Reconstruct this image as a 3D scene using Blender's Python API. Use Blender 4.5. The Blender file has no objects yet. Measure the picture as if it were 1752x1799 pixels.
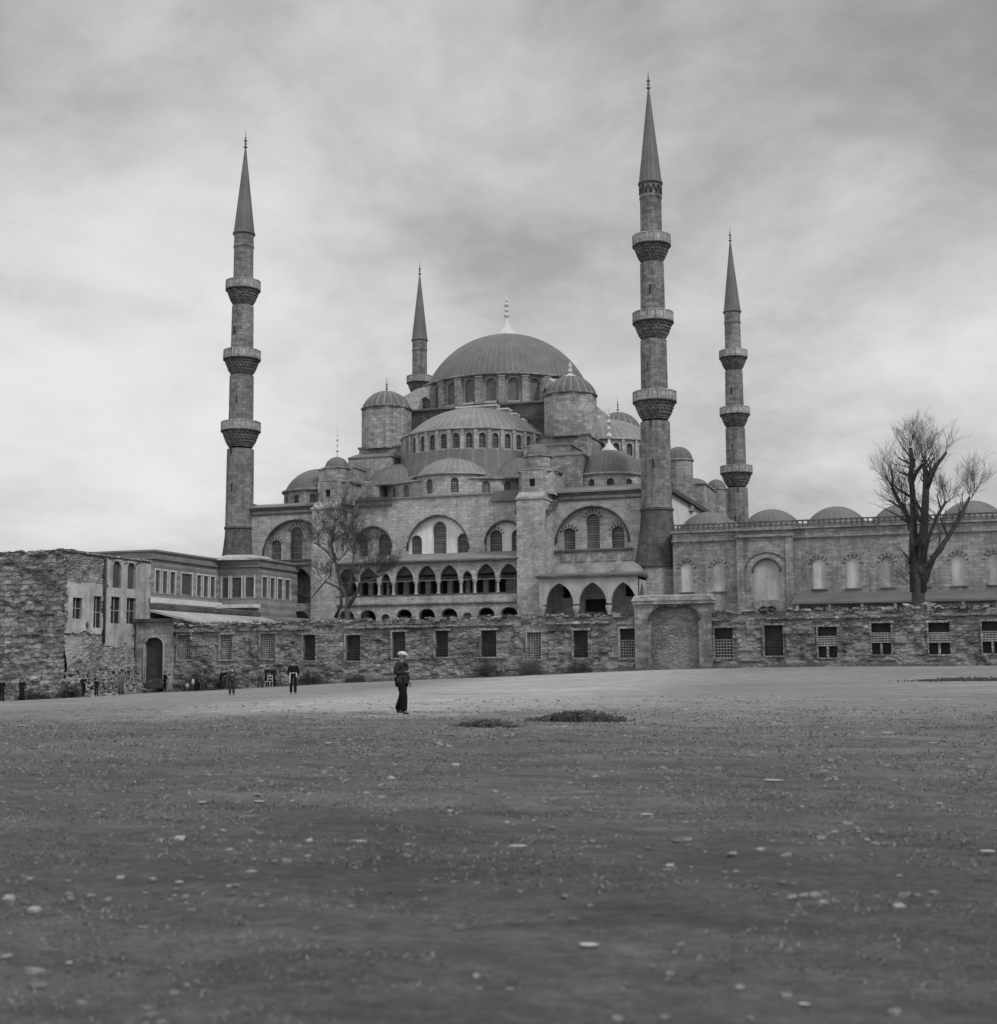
import bpy, math, random
import numpy as np
from mathutils import Vector, Matrix, noise
from mathutils.geometry import tessellate_polygon
random.seed(7)
SC = bpy.context.scene
COL = SC.collection
R = math.radians

# ------------------------------------------------------------------ camera
CF, CP, CY_, CR = 2353.5, .1166, -.3277, -.006
CO = Vector((83.28, -145.43, 0.0))
_fw = Vector((math.sin(CY_)*math.cos(CP), math.cos(CY_)*math.cos(CP), math.sin(CP)))
_r = Vector((math.cos(CY_), -math.sin(CY_), 0)); _u = _r.cross(_fw)
_r2 = math.cos(CR)*_r + math.sin(CR)*_u
_u2 = -math.sin(CR)*_r + math.cos(CR)*_u
cam = bpy.data.cameras.new('camera'); camo = bpy.data.objects.new('camera', cam); COL.objects.link(camo)
camo.matrix_world = Matrix(((_r2.x, _u2.x, -_fw.x, CO.x), (_r2.y, _u2.y, -_fw.y, CO.y), (_r2.z, _u2.z, -_fw.z, CO.z), (0, 0, 0, 1)))
cam.sensor_fit = 'HORIZONTAL'; cam.sensor_width = 56.0; cam.lens = CF/1752*56.0
cam.clip_start = .1; cam.clip_end = 9000
cam.dof.use_dof = True; cam.dof.focus_distance = 135; cam.dof.aperture_fstop = 3.4
SC.camera = camo

def at(px, py, Y=None, X=None, Z=None):
    """point on a real plane (Y, X or Z const) seen at photo pixel px,py"""
    d = _fw + _r2*((px-876)/CF) - _u2*((py-899.5)/CF)
    t = (Y-CO.y)/d.y if Y is not None else ((X-CO.x)/d.x if X is not None else Z/d.z)
    return CO + d*t

# ------------------------------------------------------------------ sky, sun, exposure
SUN_EL, SUN_AZ = 42.0, 118.0          # azimuth clockwise from +Y
w = bpy.data.worlds.new('World'); SC.world = w; w.use_nodes = True
nt = w.node_tree; nt.nodes.clear()
def WN(t, **k):
    n = nt.nodes.new(t)
    for a, b in k.items(): setattr(n, a, b)
    return n
out = WN('ShaderNodeOutputWorld'); bg = WN('ShaderNodeBackground')
sky = WN('ShaderNodeTexSky', sky_type='NISHITA', sun_disc=False, sun_elevation=R(SUN_EL), sun_rotation=R(SUN_AZ))
bw = WN('ShaderNodeRGBToBW'); nt.links.new(sky.outputs[0], bw.inputs[0])
tc = WN('ShaderNodeTexCoord'); sep = WN('ShaderNodeSeparateXYZ'); nt.links.new(tc.outputs['Generated'], sep.inputs[0])
def wm(op, a, b=None, c=None, clamp=False):
    n = WN('ShaderNodeMath', operation=op); n.use_clamp = clamp
    for i, x in enumerate((a, b, c)):
        if x is None: continue
        if isinstance(x, (int, float)): n.inputs[i].default_value = x
        else: nt.links.new(x, n.inputs[i])
    return n.outputs[0]
# cloud layer: project the direction on a plane overhead
zc_ = wm('ADD', wm('MAXIMUM', sep.outputs[2], 0.0), 0.34)
cx_ = wm('DIVIDE', sep.outputs[0], zc_); cy_ = wm('DIVIDE', sep.outputs[1], zc_)
cmb = WN('ShaderNodeCombineXYZ'); nt.links.new(cx_, cmb.inputs[0]); nt.links.new(cy_, cmb.inputs[1])
def wnoise(scale, det, rough, off, dist=0.0):
    mp = WN('ShaderNodeMapping'); mp.inputs['Location'].default_value = off
    nt.links.new(cmb.outputs[0], mp.inputs[0])
    n = WN('ShaderNodeTexNoise'); n.inputs['Scale'].default_value = scale; n.inputs['Detail'].default_value = det
    n.inputs['Roughness'].default_value = rough; n.inputs['Distortion'].default_value = dist
    nt.links.new(mp.outputs[0], n.inputs['Vector']); return n.outputs[0]
SKYO = (12.2, 3.3, 7)
n1 = wnoise(1.05, 8, .58, SKYO, .15); n2 = wnoise(3.4, 8, .6, (7, 2, 3), .2); n3 = wnoise(.3, 2, .5, (1.5, 4, 6))
def wr(v, a, b, c, d, smooth=True):
    n = WN('ShaderNodeMapRange'); n.interpolation_type = 'SMOOTHSTEP' if smooth else 'LINEAR'
    nt.links.new(v, n.inputs[0])
    for i, q in enumerate((a, b, c, d)): n.inputs[i+1].default_value = q
    return n.outputs[0]
cl = wm('ADD', wm('ADD', wm('MULTIPLY', wm('SUBTRACT', n1, .5), 15.0), wm('MULTIPLY', wm('SUBTRACT', n2, .5), 7.5)), wm('MULTIPLY', wm('SUBTRACT', n3, .5), 2.0))
# thin bright cloud to the left, a thicker bank to the right and above it
side = wm('ADD', wr(sep.outputs[0], -.62, .14, 1.9, -1.9), wr(sep.outputs[2], .05, .45, .3, .1))
bank = wm('MULTIPLY', wr(sep.outputs[2], .16, .42, 0, -2.0), wr(sep.outputs[0], -.42, .0, 0, 1))
cl = wm('ADD', wm('ADD', cl, wm('ADD', side, bank)), 5.8)
cl = wr(cl, 1.2, 10.2, 2.7, 8.2)
# extra brightness added to unseen sky overhead and behind the viewer, to light the buildings
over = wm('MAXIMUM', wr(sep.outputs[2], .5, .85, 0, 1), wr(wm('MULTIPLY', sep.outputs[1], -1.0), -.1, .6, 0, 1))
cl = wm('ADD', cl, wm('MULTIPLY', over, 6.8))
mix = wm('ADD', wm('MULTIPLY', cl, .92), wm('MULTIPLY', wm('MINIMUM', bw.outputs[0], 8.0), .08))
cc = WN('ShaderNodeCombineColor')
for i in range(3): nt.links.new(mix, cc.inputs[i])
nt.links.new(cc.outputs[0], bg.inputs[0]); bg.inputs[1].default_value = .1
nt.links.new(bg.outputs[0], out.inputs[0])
sl = bpy.data.lights.new('sun', 'SUN'); sl.energy = 1.9; sl.angle = R(11); sl.color = (1, 1, 1)
so = bpy.data.objects.new('sun', sl); COL.objects.link(so)
_sd = Vector((math.sin(R(SUN_AZ))*math.cos(R(SUN_EL)), math.cos(R(SUN_AZ))*math.cos(R(SUN_EL)), math.sin(R(SUN_EL))))
so.rotation_euler = _sd.to_track_quat('Z', 'Y').to_euler()
SC.view_settings.view_transform = 'Standard'; SC.view_settings.look = 'None'
SC.view_settings.gamma = 1; SC.view_settings.exposure = 0.05

# ------------------------------------------------------------------ materials
class NT:
    def __init__(s, name, rough=.9, spec=.2):
        s.m = bpy.data.materials.new(name); s.m.use_nodes = True
        s.t = s.m.node_tree; s.b = s.t.nodes['Principled BSDF']
        s.b.inputs['Roughness'].default_value = rough
        s.b.inputs['Specular IOR Level'].default_value = spec
        s.tc = s.n('ShaderNodeTexCoord')
        g = s.n('ShaderNodeNewGeometry'); s.P = g.outputs['Position']; s.UV = s.tc.outputs['UV']
    def n(s, t, **k):
        x = s.t.nodes.new(t)
        for a, b in k.items(): setattr(x, a, b)
        return x
    def set(s, sock, v):
        if isinstance(v, (int, float, tuple)): sock.default_value = v
        else: s.t.links.new(v, sock)
    def m_(s, op, a, b=0.0, clamp=False):
        x = s.n('ShaderNodeMath', operation=op); x.use_clamp = clamp; s.set(x.inputs[0], a); s.set(x.inputs[1], b); return x.outputs[0]
    def vmul(s, v, sc, loc=(0, 0, 0)):
        x = s.n('ShaderNodeMapping'); x.inputs['Scale'].default_value = sc; x.inputs['Location'].default_value = loc
        s.t.links.new(v, x.inputs[0]); return x.outputs[0]
    def noise(s, v, scale, det=4, rough=.55, dist=0):
        x = s.n('ShaderNodeTexNoise'); s.set(x.inputs['Vector'], v); x.inputs['Scale'].default_value = scale
        x.inputs['Detail'].default_value = det; x.inputs['Roughness'].default_value = rough; x.inputs['Distortion'].default_value = dist
        return x.outputs[0]
    def rng(s, v, a, b, c, d):
        x = s.n('ShaderNodeMapRange'); s.set(x.inputs[0], v)
        for i, q in enumerate((a, b, c, d)): x.inputs[i+1].default_value = q
        return x.outputs[0]
    def grey(s, val, bump=None, bs=.3, bd=.05):
        c = s.n('ShaderNodeCombineColor')
        for i in range(3): s.t.links.new(val, c.inputs[i])
        s.t.links.new(c.outputs[0], s.b.inputs['Base Color'])
        if bump is not None:
            b = s.n('ShaderNodeBump'); b.inputs['Strength'].default_value = bs; b.inputs['Distance'].default_value = bd
            s.t.links.new(bump, b.inputs['Height']); s.t.links.new(b.outputs[0], s.b.inputs['Normal'])
        return s.m

def masonry(name, base, bwid=1.0, bh=.42, var=.28, mortar=.75, stain=.35, patch=.3, blend=0.0):
    s = NT(name)
    wob = s.noise(s.UV, .9, 2)
    uv = s.n('ShaderNodeVectorMath', operation='ADD'); s.t.links.new(s.UV, uv.inputs[0])
    wv = s.n('ShaderNodeCombineXYZ'); s.set(wv.inputs[0], s.m_('MULTIPLY', wob, .25)); s.set(wv.inputs[1], s.m_('MULTIPLY', wob, .12))
    s.t.links.new(wv.outputs[0], uv.inputs[1])
    br = s.n('ShaderNodeTexBrick'); s.t.links.new(uv.outputs[0], br.inputs[0])
    br.inputs['Scale'].default_value = 1; br.inputs['Brick Width'].default_value = bwid; br.inputs['Row Height'].default_value = bh
    br.inputs['Mortar Size'].default_value = .022; br.inputs['Mortar Smooth'].default_value = .5
    br.inputs['Color1'].default_value = (1-var, )*3+(1,); br.inputs['Color2'].default_value = (1+var, )*3+(1,)
    br.inputs['Mortar'].default_value = (mortar, )*3+(1,)
    b = s.n('ShaderNodeRGBToBW'); s.t.links.new(br.outputs[0], b.inputs[0])
    big = s.rng(s.noise(s.P, .2, 6, .65), .3, .7, 1-patch*1.25, 1+patch)
    midn = s.rng(s.noise(s.vmul(s.P, (1, 1, 1.8)), 1.3, 6, .78), .3, .7, .66, 1.3)
    fine = s.rng(s.noise(s.P, 4.5, 6, .8), .28, .72, .62, 1.38)
    streak = s.rng(s.noise(s.vmul(s.P, (1.3, 1.3, .1)), 1, 6, .7), .44, .7, 1, 1-stain)
    soot = s.rng(s.noise(s.vmul(s.P, (.5, .5, .28), (5, 3, 1)), 1, 6, .7), .52, .68, 1, 1-stain*.9)
    v = s.m_('MULTIPLY', s.m_('MULTIPLY', s.m_('MULTIPLY', b.outputs[0], base), midn), s.m_('MULTIPLY', s.m_('MULTIPLY', big, soot), s.m_('MULTIPLY', fine, streak)))
    h = s.m_('ADD', s.m_('MULTIPLY', s.m_('SUBTRACT', 1.0, br.outputs['Fac']), .6), s.m_('MULTIPLY', s.noise(s.P, 5, 5, .7), .7))
    return s.grey(v, h, .5, .05)

def rubble(name, base, sx=1.6, sz=2.7, contrast=.45, patch=.4, plaster=0.0, pbase=.4, ed=.55):
    s = NT(name)
    wob = s.noise(s.UV, 1.2, 3)
    off = s.n('ShaderNodeCombineXYZ'); s.set(off.inputs[0], s.m_('MULTIPLY', wob, .5)); s.set(off.inputs[1], s.m_('MULTIPLY', wob, .35))
    ad = s.n('ShaderNodeVectorMath', operation='ADD'); s.t.links.new(s.UV, ad.inputs[0]); s.t.links.new(off.outputs[0], ad.inputs[1])
    mp = s.vmul(ad.outputs[0], (sx, sz, 1))
    vo = s.n('ShaderNodeTexVoronoi', feature='F1', distance='CHEBYCHEV'); s.t.links.new(mp, vo.inputs['Vector']); vo.inputs['Scale'].default_value = 1
    vo.inputs['Randomness'].default_value = .75
    ve = s.n('ShaderNodeTexVoronoi', feature='DISTANCE_TO_EDGE'); s.t.links.new(mp, ve.inputs['Vector']); ve.inputs['Scale'].default_value = 1
    ve.inputs['Randomness'].default_value = .75
    sp = s.n('ShaderNodeSeparateColor'); s.t.links.new(vo.outputs['Color'], sp.inputs[0])
    cell = s.rng(sp.outputs[0], 0, 1, 1-contrast, 1+contrast)
    hi = s.rng(sp.outputs[1], .86, .95, 1, 1.45)
    edge = s.rng(ve.outputs['Distance'], .0, .1, ed, 1)
    big = s.rng(s.noise(s.P, .3, 5, .65), .32, .68, 1-patch, 1+patch)
    fine = s.rng(s.noise(s.P, 5, 6, .75), .25, .75, .8, 1.2)
    v = s.m_('MULTIPLY', s.m_('MULTIPLY', cell, s.m_('MULTIPLY', edge, base)), s.m_('MULTIPLY', big, s.m_('MULTIPLY', fine, hi)))
    if plaster > 0:
        pm = s.rng(s.noise(s.P, .55, 5, .6), .62-plaster*.3, .68-plaster*.3, 0, 1)
        mx = s.n('ShaderNodeMix'); s.set(mx.inputs[0], pm); s.set(mx.inputs[2], v); s.set(mx.inputs[3], s.m_('MULTIPLY', fine, pbase))
        v = mx.outputs[0]
    h = s.m_('ADD', s.rng(ve.outputs['Distance'], 0, .2, 0, 1), s.m_('MULTIPLY', s.noise(s.P, 6, 5, .7), .6))
    return s.grey(v, h, .8, .08)

def coursed(name, base):
    s = NT(name)
    w1 = s.noise(s.UV, .8, 3); w2 = s.noise(s.UV, 3.0, 3)
    off = s.n('ShaderNodeCombineXYZ'); s.set(off.inputs[0], s.m_('ADD', s.m_('MULTIPLY', w1, 1.5), s.m_('MULTIPLY', w2, .4))); s.set(off.inputs[1], s.m_('ADD', s.m_('MULTIPLY', w1, .9), s.m_('MULTIPLY', w2, .28)))
    ad = s.n('ShaderNodeVectorMath', operation='ADD'); s.t.links.new(s.UV, ad.inputs[0]); s.t.links.new(off.outputs[0], ad.inputs[1])
    br = s.n('ShaderNodeTexBrick'); br.offset = .37; br.squash = 1.5; br.squash_frequency = 3; s.t.links.new(ad.outputs[0], br.inputs[0])
    br.inputs['Scale'].default_value = 1; br.inputs['Brick Width'].default_value = .72; br.inputs['Row Height'].default_value = .4
    br.inputs['Mortar Size'].default_value = .045; br.inputs['Mortar Smooth'].default_value = .9
    br.inputs['Color1'].default_value = (.62, .62, .62, 1); br.inputs['Color2'].default_value = (1.4, 1.4, 1.4, 1); br.inputs['Mortar'].default_value = (.5, .5, .5, 1)
    b = s.n('ShaderNodeRGBToBW'); s.t.links.new(br.outputs[0], b.inputs[0])
    big = s.rng(s.noise(s.P, .28, 6, .65), .32, .68, .6, 1.35); mid = s.rng(s.noise(s.P, 1.3, 5, .7), .3, .7, .7, 1.3); fine = s.rng(s.noise(s.P, 6, 6, .8), .25, .75, .7, 1.3)
    v = s.m_('MULTIPLY', s.m_('MULTIPLY', b.outputs[0], base), s.m_('MULTIPLY', big, s.m_('MULTIPLY', mid, fine)))
    h = s.m_('ADD', s.m_('SUBTRACT', 1.0, br.outputs['Fac']), s.m_('MULTIPLY', s.noise(s.P, 5, 5, .7), 1.0))
    return s.grey(v, h, .9, .09)

def plasterm(name, base, patch=.18, stain=.25, rough=.9):
    s = NT(name, rough)
    big = s.rng(s.noise(s.P, .5, 6, .65), .3, .7, 1-patch, 1+patch)
    fine = s.rng(s.noise(s.P, 6, 5, .7), .25, .75, .9, 1.1)
    streak = s.rng(s.noise(s.vmul(s.P, (2.2, 2.2, .2)), 1, 5, .65), .48, .75, 1, 1-stain)
    return s.grey(s.m_('MULTIPLY', s.m_('MULTIPLY', big, base), s.m_('MULTIPLY', fine, streak)), s.noise(s.P, 4, 5, .7), .3, .04)

def leadm(name, base, seam=.0, nribs=1.0, patch=.2):
    s = NT(name, .6, .35)
    big = s.rng(s.noise(s.P, .5, 5, .6), .3, .7, 1-patch, 1+patch)
    fine = s.rng(s.noise(s.P, 4, 5, .7), .25, .75, .9, 1.1)
    v = s.m_('MULTIPLY', s.m_('MULTIPLY', big, base), fine)
    sx = s.n('ShaderNodeSeparateXYZ'); s.t.links.new(s.UV, sx.inputs[0])
    # lead sheets: horizontal laps
    lap = s.rng(s.m_('FRACT', s.m_('ADD', s.m_('MULTIPLY', sx.outputs[1], .62), s.m_('MULTIPLY', s.noise(s.vmul(s.P, (.8, .8, .8)), 1, 2), .3))), .0, .06, .86, 1)
    v = s.m_('MULTIPLY', v, lap)
    if seam:
        f = s.m_('FRACT', s.m_('MULTIPLY', sx.outputs[0], nribs))
        d = s.m_('ABSOLUTE', s.m_('SUBTRACT', f, .5))
        v = s.m_('MULTIPLY', v, s.rng(d, .36, .49, 1, 1+seam))
    return s.grey(v, s.noise(s.P, 2, 4), .2, .04)

def plain(name, base, rough=.8, patch=.15, scale=3, spec=.2):
    s = NT(name, rough, spec)
    return s.grey(s.m_('MULTIPLY', s.rng(s.noise(s.P, scale, 4, .6), .3, .7, 1-patch, 1+patch), base), s.noise(s.P, scale*3, 4), .2, .02)

def latticem(name, base=.125, dark=.035, pitch=.28):
    s = NT(name, .8)
    sx = s.n('ShaderNodeSeparateXYZ'); s.t.links.new(s.UV, sx.inputs[0])
    a = s.m_('ABSOLUTE', s.m_('SUBTRACT', s.m_('FRACT', s.m_('DIVIDE', sx.outputs[0], pitch)), .5))
    b = s.m_('ABSOLUTE', s.m_('SUBTRACT', s.m_('FRACT', s.m_('DIVIDE', sx.outputs[1], pitch)), .5))
    k = s.rng(s.m_('MAXIMUM', a, b), .26, .34, dark, base)
    row = s.rng(s.m_('ABSOLUTE', s.m_('SUBTRACT', s.m_('FRACT', s.m_('DIVIDE', sx.outputs[1], pitch*3)), .5)), .4, .44, 1, 1.5)
    v = s.m_('MULTIPLY', s.m_('MULTIPLY', k, row), s.rng(s.noise(s.P, 1.5, 4), .3, .7, .8, 1.2))
    return s.grey(v, k, .3, .03)

STONE = masonry('ashlar_stone', .27, .8, .38, .24, .7, .35, .25)
STONEL = masonry('pale_ashlar', .33, .9, .4, .15, .76, .28, .16)
STONEM = masonry('minaret_stone', .18, .7, .4, .26, .68, .4, .2)
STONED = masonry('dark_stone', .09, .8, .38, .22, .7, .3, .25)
COURT = masonry('courtyard_stone', .225, .8, .38, .18, .72, .4, .24)
PARAP = masonry('parapet_stone', .31, .5, 3, .25, .45, .2, .2)
CORB = masonry('corbel_stone', .125, .4, .25, .4, .5, .3, .2)
TYMP = plasterm('tympanum_plaster', .58, .16, .22)
PLAST = plasterm('old_plaster', .3, .25, .35)
WHITE = plasterm('whitewash', .5, .14, .25)
LEAD = leadm('lead_sheet', .17)
LEADD = leadm('dark_lead', .1)
LEADR = leadm('ribbed_lead', .085, 1.5, 1.0)
DOME = leadm('dome_lead', .1, .35, 1.0)
DOMEL = leadm('pale_dome_lead', .16, .45, 1.0)
FINM = plain('pale_metal', .45, .5, .1, 3, .5)
FIND = plain('dark_metal', .09, .5, .1, 3, .5)
WIN = latticem('window_lattice')
WIND = latticem('dark_window_lattice', .09, .03)
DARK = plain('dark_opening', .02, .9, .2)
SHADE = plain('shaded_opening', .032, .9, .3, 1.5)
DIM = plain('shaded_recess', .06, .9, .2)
BLIND = plasterm('blind_window_infill', .42, .2, .35)
WINB = plain('blocked_window', .13, .9, .3, 1.5)
RUB = rubble('rubble_wall', .15, 2.3, 4.0, .36, .5, .45, .185)
RUBL = coursed('ruin_stone', .17)
RUBB = rubble('loose_rubble', .2, 2.2, 3.6, .35, .4)
SIDER = rubble('ruin_side_stone', .21, 2.2, 4.6, .3, .4, .45, .27)
HEAP = plain('broken_stone', .26, .9, .5, 1.2)
SEAL = rubble('gate_infill', .15, 2.6, 5.2, .2, .45, .4, .18, ed=.8)
IRONL = plain('pale_iron', .25, .6, .3)
IRON = plain('dark_iron', .05, .6, .3)
WOOD = plain('dark_wood', .05, .8, .3)
BARK = plain('bark', .045, .95, .35, 4)
TWIG = plain('twig_bark', .07, .9, .2, 2)
WEED = plain('dry_weed', .055, .95, .4, 2)
GRASSM = plain('dead_grass', .085, .95, .4, 2)
PEB = plain('pale_pebble', .3, .9, .25, 2)

# ------------------------------------------------------------------ mesh builder
Z = Vector((0, 0, 1))
class M:
    def __init__(s): s.v = []; s.f = []; s.uv = []; s.mi = []; s.sm = []
    def face(s, pts, uv=None, mi=0, smooth=False, n=None):
        pts = [Vector(p) for p in pts]
        if uv is None:
            nn = Vector((0, 0, 0))
            for i in range(len(pts)):
                a, b = pts[i], pts[(i+1) % len(pts)]
                nn += Vector(((a.y-b.y)*(a.z+b.z), (a.z-b.z)*(a.x+b.x), (a.x-b.x)*(a.y+b.y)))
            if nn.length < 1e-12: return
            nn.normalize()
            if n is not None and nn.dot(n) < 0: pts.reverse(); nn = -nn
            if abs(nn.z) > .8: uv = [(p.x, p.y) for p in pts]
            else:
                t = Z.cross(nn).normalized(); bt = nn.cross(t)
                uv = [(p.dot(t), p.dot(bt)) for p in pts]
        k = len(s.v); s.v += [tuple(p) for p in pts]
        s.f.append(list(range(k, k+len(pts)))); s.uv.append(uv); s.mi.append(mi); s.sm.append(smooth)
    def box(s, x0, x1, y0, y1, z0, z1, mi=0, rot=0, c=None):
        P = [Vector(p) for p in ((x0,y0,z0),(x1,y0,z0),(x1,y1,z0),(x0,y1,z0),(x0,y0,z1),(x1,y0,z1),(x1,y1,z1),(x0,y1,z1))]
        if rot:
            c = Vector(c or ((x0+x1)/2, (y0+y1)/2, 0)); m = Matrix.Rotation(rot, 3, 'Z'); P = [m @ (p-c)+c for p in P]
        for q in ((0,3,2,1),(4,5,6,7),(0,1,5,4),(1,2,6,5),(2,3,7,6),(3,0,4,7)): s.face([P[i] for i in q], mi=mi)
        return s
    def hexa(s, P, mi=0):
        c = sum((Vector(p) for p in P), Vector())/8
        for q in ((0,3,2,1),(4,5,6,7),(0,1,5,4),(1,2,6,5),(2,3,7,6),(3,0,4,7)):
            pts = [Vector(P[i]) for i in q]; s.face(pts, mi=mi, n=(sum(pts, Vector())/4-c))
        return s
    def lathe(s, cx, cy, prof, segs=32, a0=0, a1=360, mi=0, smooth=False, rf=None, ribs=0, sy=1.0, phase=0):
        full = abs(a1-a0) >= 360; na = segs if full else segs+1
        k = len(s.v); rm = max(p[0] for p in prof); vl = [0]
        for i in range(1, len(prof)): vl.append(vl[-1]+math.hypot(prof[i][0]-prof[i-1][0], prof[i][1]-prof[i-1][1]))
        if all(abs(prof[i][0]-rm) < rm*.25 for i in range(len(prof))): vl = [p[1] for p in prof]
        for j, (r, z) in enumerate(prof):
            for i in range(na):
                a = R(a0+(a1-a0)*i/segs+phase); q = r*(rf(a, j, i) if rf else 1)
                s.v.append((cx+q*math.cos(a), cy+q*math.sin(a)*sy, z))
        for j in range(len(prof)-1):
            for i in range(segs):
                i2 = (i+1) % na if full else i+1
                u0, u1 = (i/segs, (i+1)/segs)
                if ribs: u0 *= ribs; u1 *= ribs
                else:
                    c = rm*R(abs(a1-a0)); u0 *= c; u1 *= c
                s.f.append([k+j*na+i, k+j*na+i2, k+(j+1)*na+i2, k+(j+1)*na+i])
                s.uv.append([(u0, vl[j]), (u1, vl[j]), (u1, vl[j+1]), (u0, vl[j+1])]); s.mi.append(mi); s.sm.append(smooth)
        return s
    def panel(s, O, U, N, outer, holes=(), depth=0, hdepth=.4, mi=0, rmi=None):
        O = Vector(O); U = Vector(U).normalized(); N = Vector(N).normalized()
        if rmi is None: rmi = mi
        pt = lambda u, z, d=0: O+U*u+Z*z-N*d
        loops = [[pt(*p) for p in outer]]+[[pt(*p) for p in h] for h in holes]
        flat = [p for l in loops for p in l]
        tris = tessellate_polygon(loops)
        for t in tris: s.face([flat[i] for i in t], mi=mi, n=N)
        for h in holes:
            c = sum((Vector((p[0], p[1], 0)) for p in h), Vector())/len(h); cc = pt(c.x, c.y)
            for i in range(len(h)):
                a, b = h[i], h[(i+1) % len(h)]
                mid = (pt(*a)+pt(*b))/2; s.face([pt(*a), pt(*b), pt(*b, hdepth), pt(*a, hdepth)], mi=rmi, n=cc-mid)
        if depth:
            c = sum((Vector((p[0], p[1], 0)) for p in outer), Vector())/len(outer); cc = pt(c.x, c.y)
            for i in range(len(outer)):
                a, b = outer[i], outer[(i+1) % len(outer)]
                e = pt(*b)-pt(*a); ar = sum(outer[q][0]*outer[(q+1)%len(outer)][1]-outer[(q+1)%len(outer)][0]*outer[q][1] for q in range(len(outer)))
                nn = e.cross(N)*(1 if ar*U.cross(Z).dot(N) > 0 else -1)
                s.face([pt(*a), pt(*b), pt(*b, depth), pt(*a, depth)], mi=mi, n=nn)
            for t in tris: s.face([flat[i]-N*depth for i in t], mi=mi, n=-N)
        return s
    def tube(s, pts, rad, n=6, mi=0, cap=True, smooth=True):
        pts = [Vector(p) for p in pts]; k = len(s.v); m = len(pts)
        if isinstance(rad, (int, float)): rad = [rad]*m
        for j, p in enumerate(pts):
            d = (pts[min(j+1, m-1)]-pts[max(j-1, 0)])
            if d.length < 1e-9: d = Z.copy()
            d.normalize(); a = d.orthogonal().normalized() if abs(d.z) > .95 else d.cross(Z).normalized(); b = d.cross(a)
            for i in range(n):
                t = 2*math.pi*i/n; s.v.append(tuple(p+(a*math.cos(t)+b*math.sin(t))*rad[j]))
        for j in range(m-1):
            for i in range(n):
                i2 = (i+1) % n
                s.f.append([k+j*n+i, k+j*n+i2, k+(j+1)*n+i2, k+(j+1)*n+i]); s.uv.append([(i/n, j), ((i+1)/n, j), ((i+1)/n, j+1), (i/n, j+1)]); s.mi.append(mi); s.sm.append(smooth)
        if cap:
            for q, rev in ((0, 1), (m-1, 0)):
                f = [k+q*n+i for i in range(n)]
                if rev: f.reverse()
                s.f.append(f); s.uv.append([(0, 0)]*n); s.mi.append(mi); s.sm.append(False)
        return s
    def build(s, name, mats, parent=None, label=None, cat=None, group=None, kind=None):
        me = bpy.data.meshes.new(name); me.from_pydata(s.v, [], s.f)
        if not isinstance(mats, (list, tuple)): mats = [mats]
        for m in mats: me.materials.append(m)
        uvl = me.uv_layers.new(name='UVMap')
        fl = np.array([c for f in s.uv for q in f for c in q], dtype=np.float32)
        uvl.data.foreach_set('uv', fl)
        me.polygons.foreach_set('material_index', s.mi); me.polygons.foreach_set('use_smooth', s.sm)
        me.update()
        o = bpy.data.objects.new(name, me); COL.objects.link(o)
        if parent is not None:
            o.parent = parent; o.matrix_parent_inverse = root_matrix(parent).inverted()
        tag(o, label, cat, group, kind); return o
def root_matrix(o):
    m = o.matrix_basis.copy(); p = o
    if p.parent is not None: m = root_matrix(p.parent) @ p.matrix_parent_inverse @ m
    return m
def tag(o, label=None, cat=None, group=None, kind=None):
    if label: o['label'] = label
    if cat: o['category'] = cat
    if group: o['group'] = group
    if kind: o['kind'] = kind
def empty(name, loc, label, cat, group=None):
    o = bpy.data.objects.new(name, None); COL.objects.link(o); o.location = loc; o.empty_display_size = .5
    tag(o, label, cat, group); return o

def arch(cx, z0, w, zs, zt, n=7):
    hw = w/2; h = zt-zs; Rr = (h*h+hw*hw)/(2*hw); c = hw-Rr; am = math.atan2(h, -c)
    rt = [(cx+c+Rr*math.cos(am*i/n), zs+Rr*math.sin(am*i/n)) for i in range(n+1)]
    lt = [(2*cx-p[0], p[1]) for p in reversed(rt[:-1])]
    return [(cx-hw, z0), (cx+hw, z0)]+rt+lt
def rect(x0, z0, x1, z1): return [(x0, z0), (x1, z0), (x1, z1), (x0, z1)]
def cap_profile(r, z0, h, n=10, rmin=.02):
    """spherical cap"""
    Rr = (r*r+h*h)/(2*h); a0 = math.asin(min(1, r/Rr));
    if h > r: a0 = math.pi-a0
    return [(max(rmin, Rr*math.sin(a0*(1-i/n))), z0+h-Rr+Rr*math.cos(a0*(1-i/n))) for i in range(n+1)]
def finial(cx, cy, z, h, r, mat, parent, base=True):
    m = M(); p = []
    if base: p += [(r*1.0, z-.1), (r*.95, z+h*.03), (r*.55, z+h*.1), (r*.2, z+h*.2), (r*.1, z+h*.26)]
    else: p += [(r*.22, z-.2), (r*.12, z+h*.1)]
    q = .28 if base else .12
    for i, (f, s_) in enumerate(((q+.06, .42), (q+.22, .3), (q+.37, .36), (q+.50, .22))):
        zz = z+h*f; rr = r*s_
        p += [(r*.08, zz-rr*.8), (rr*.8, zz-rr*.45), (rr, zz), (rr*.7, zz+rr*.5), (r*.07, zz+rr*.9)]
    p += [(r*.05, z+h*.9), (.01, z+h)]
    m.lathe(cx, cy, p, 12, smooth=True)
    return m.build('finial', mat, parent)
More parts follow.
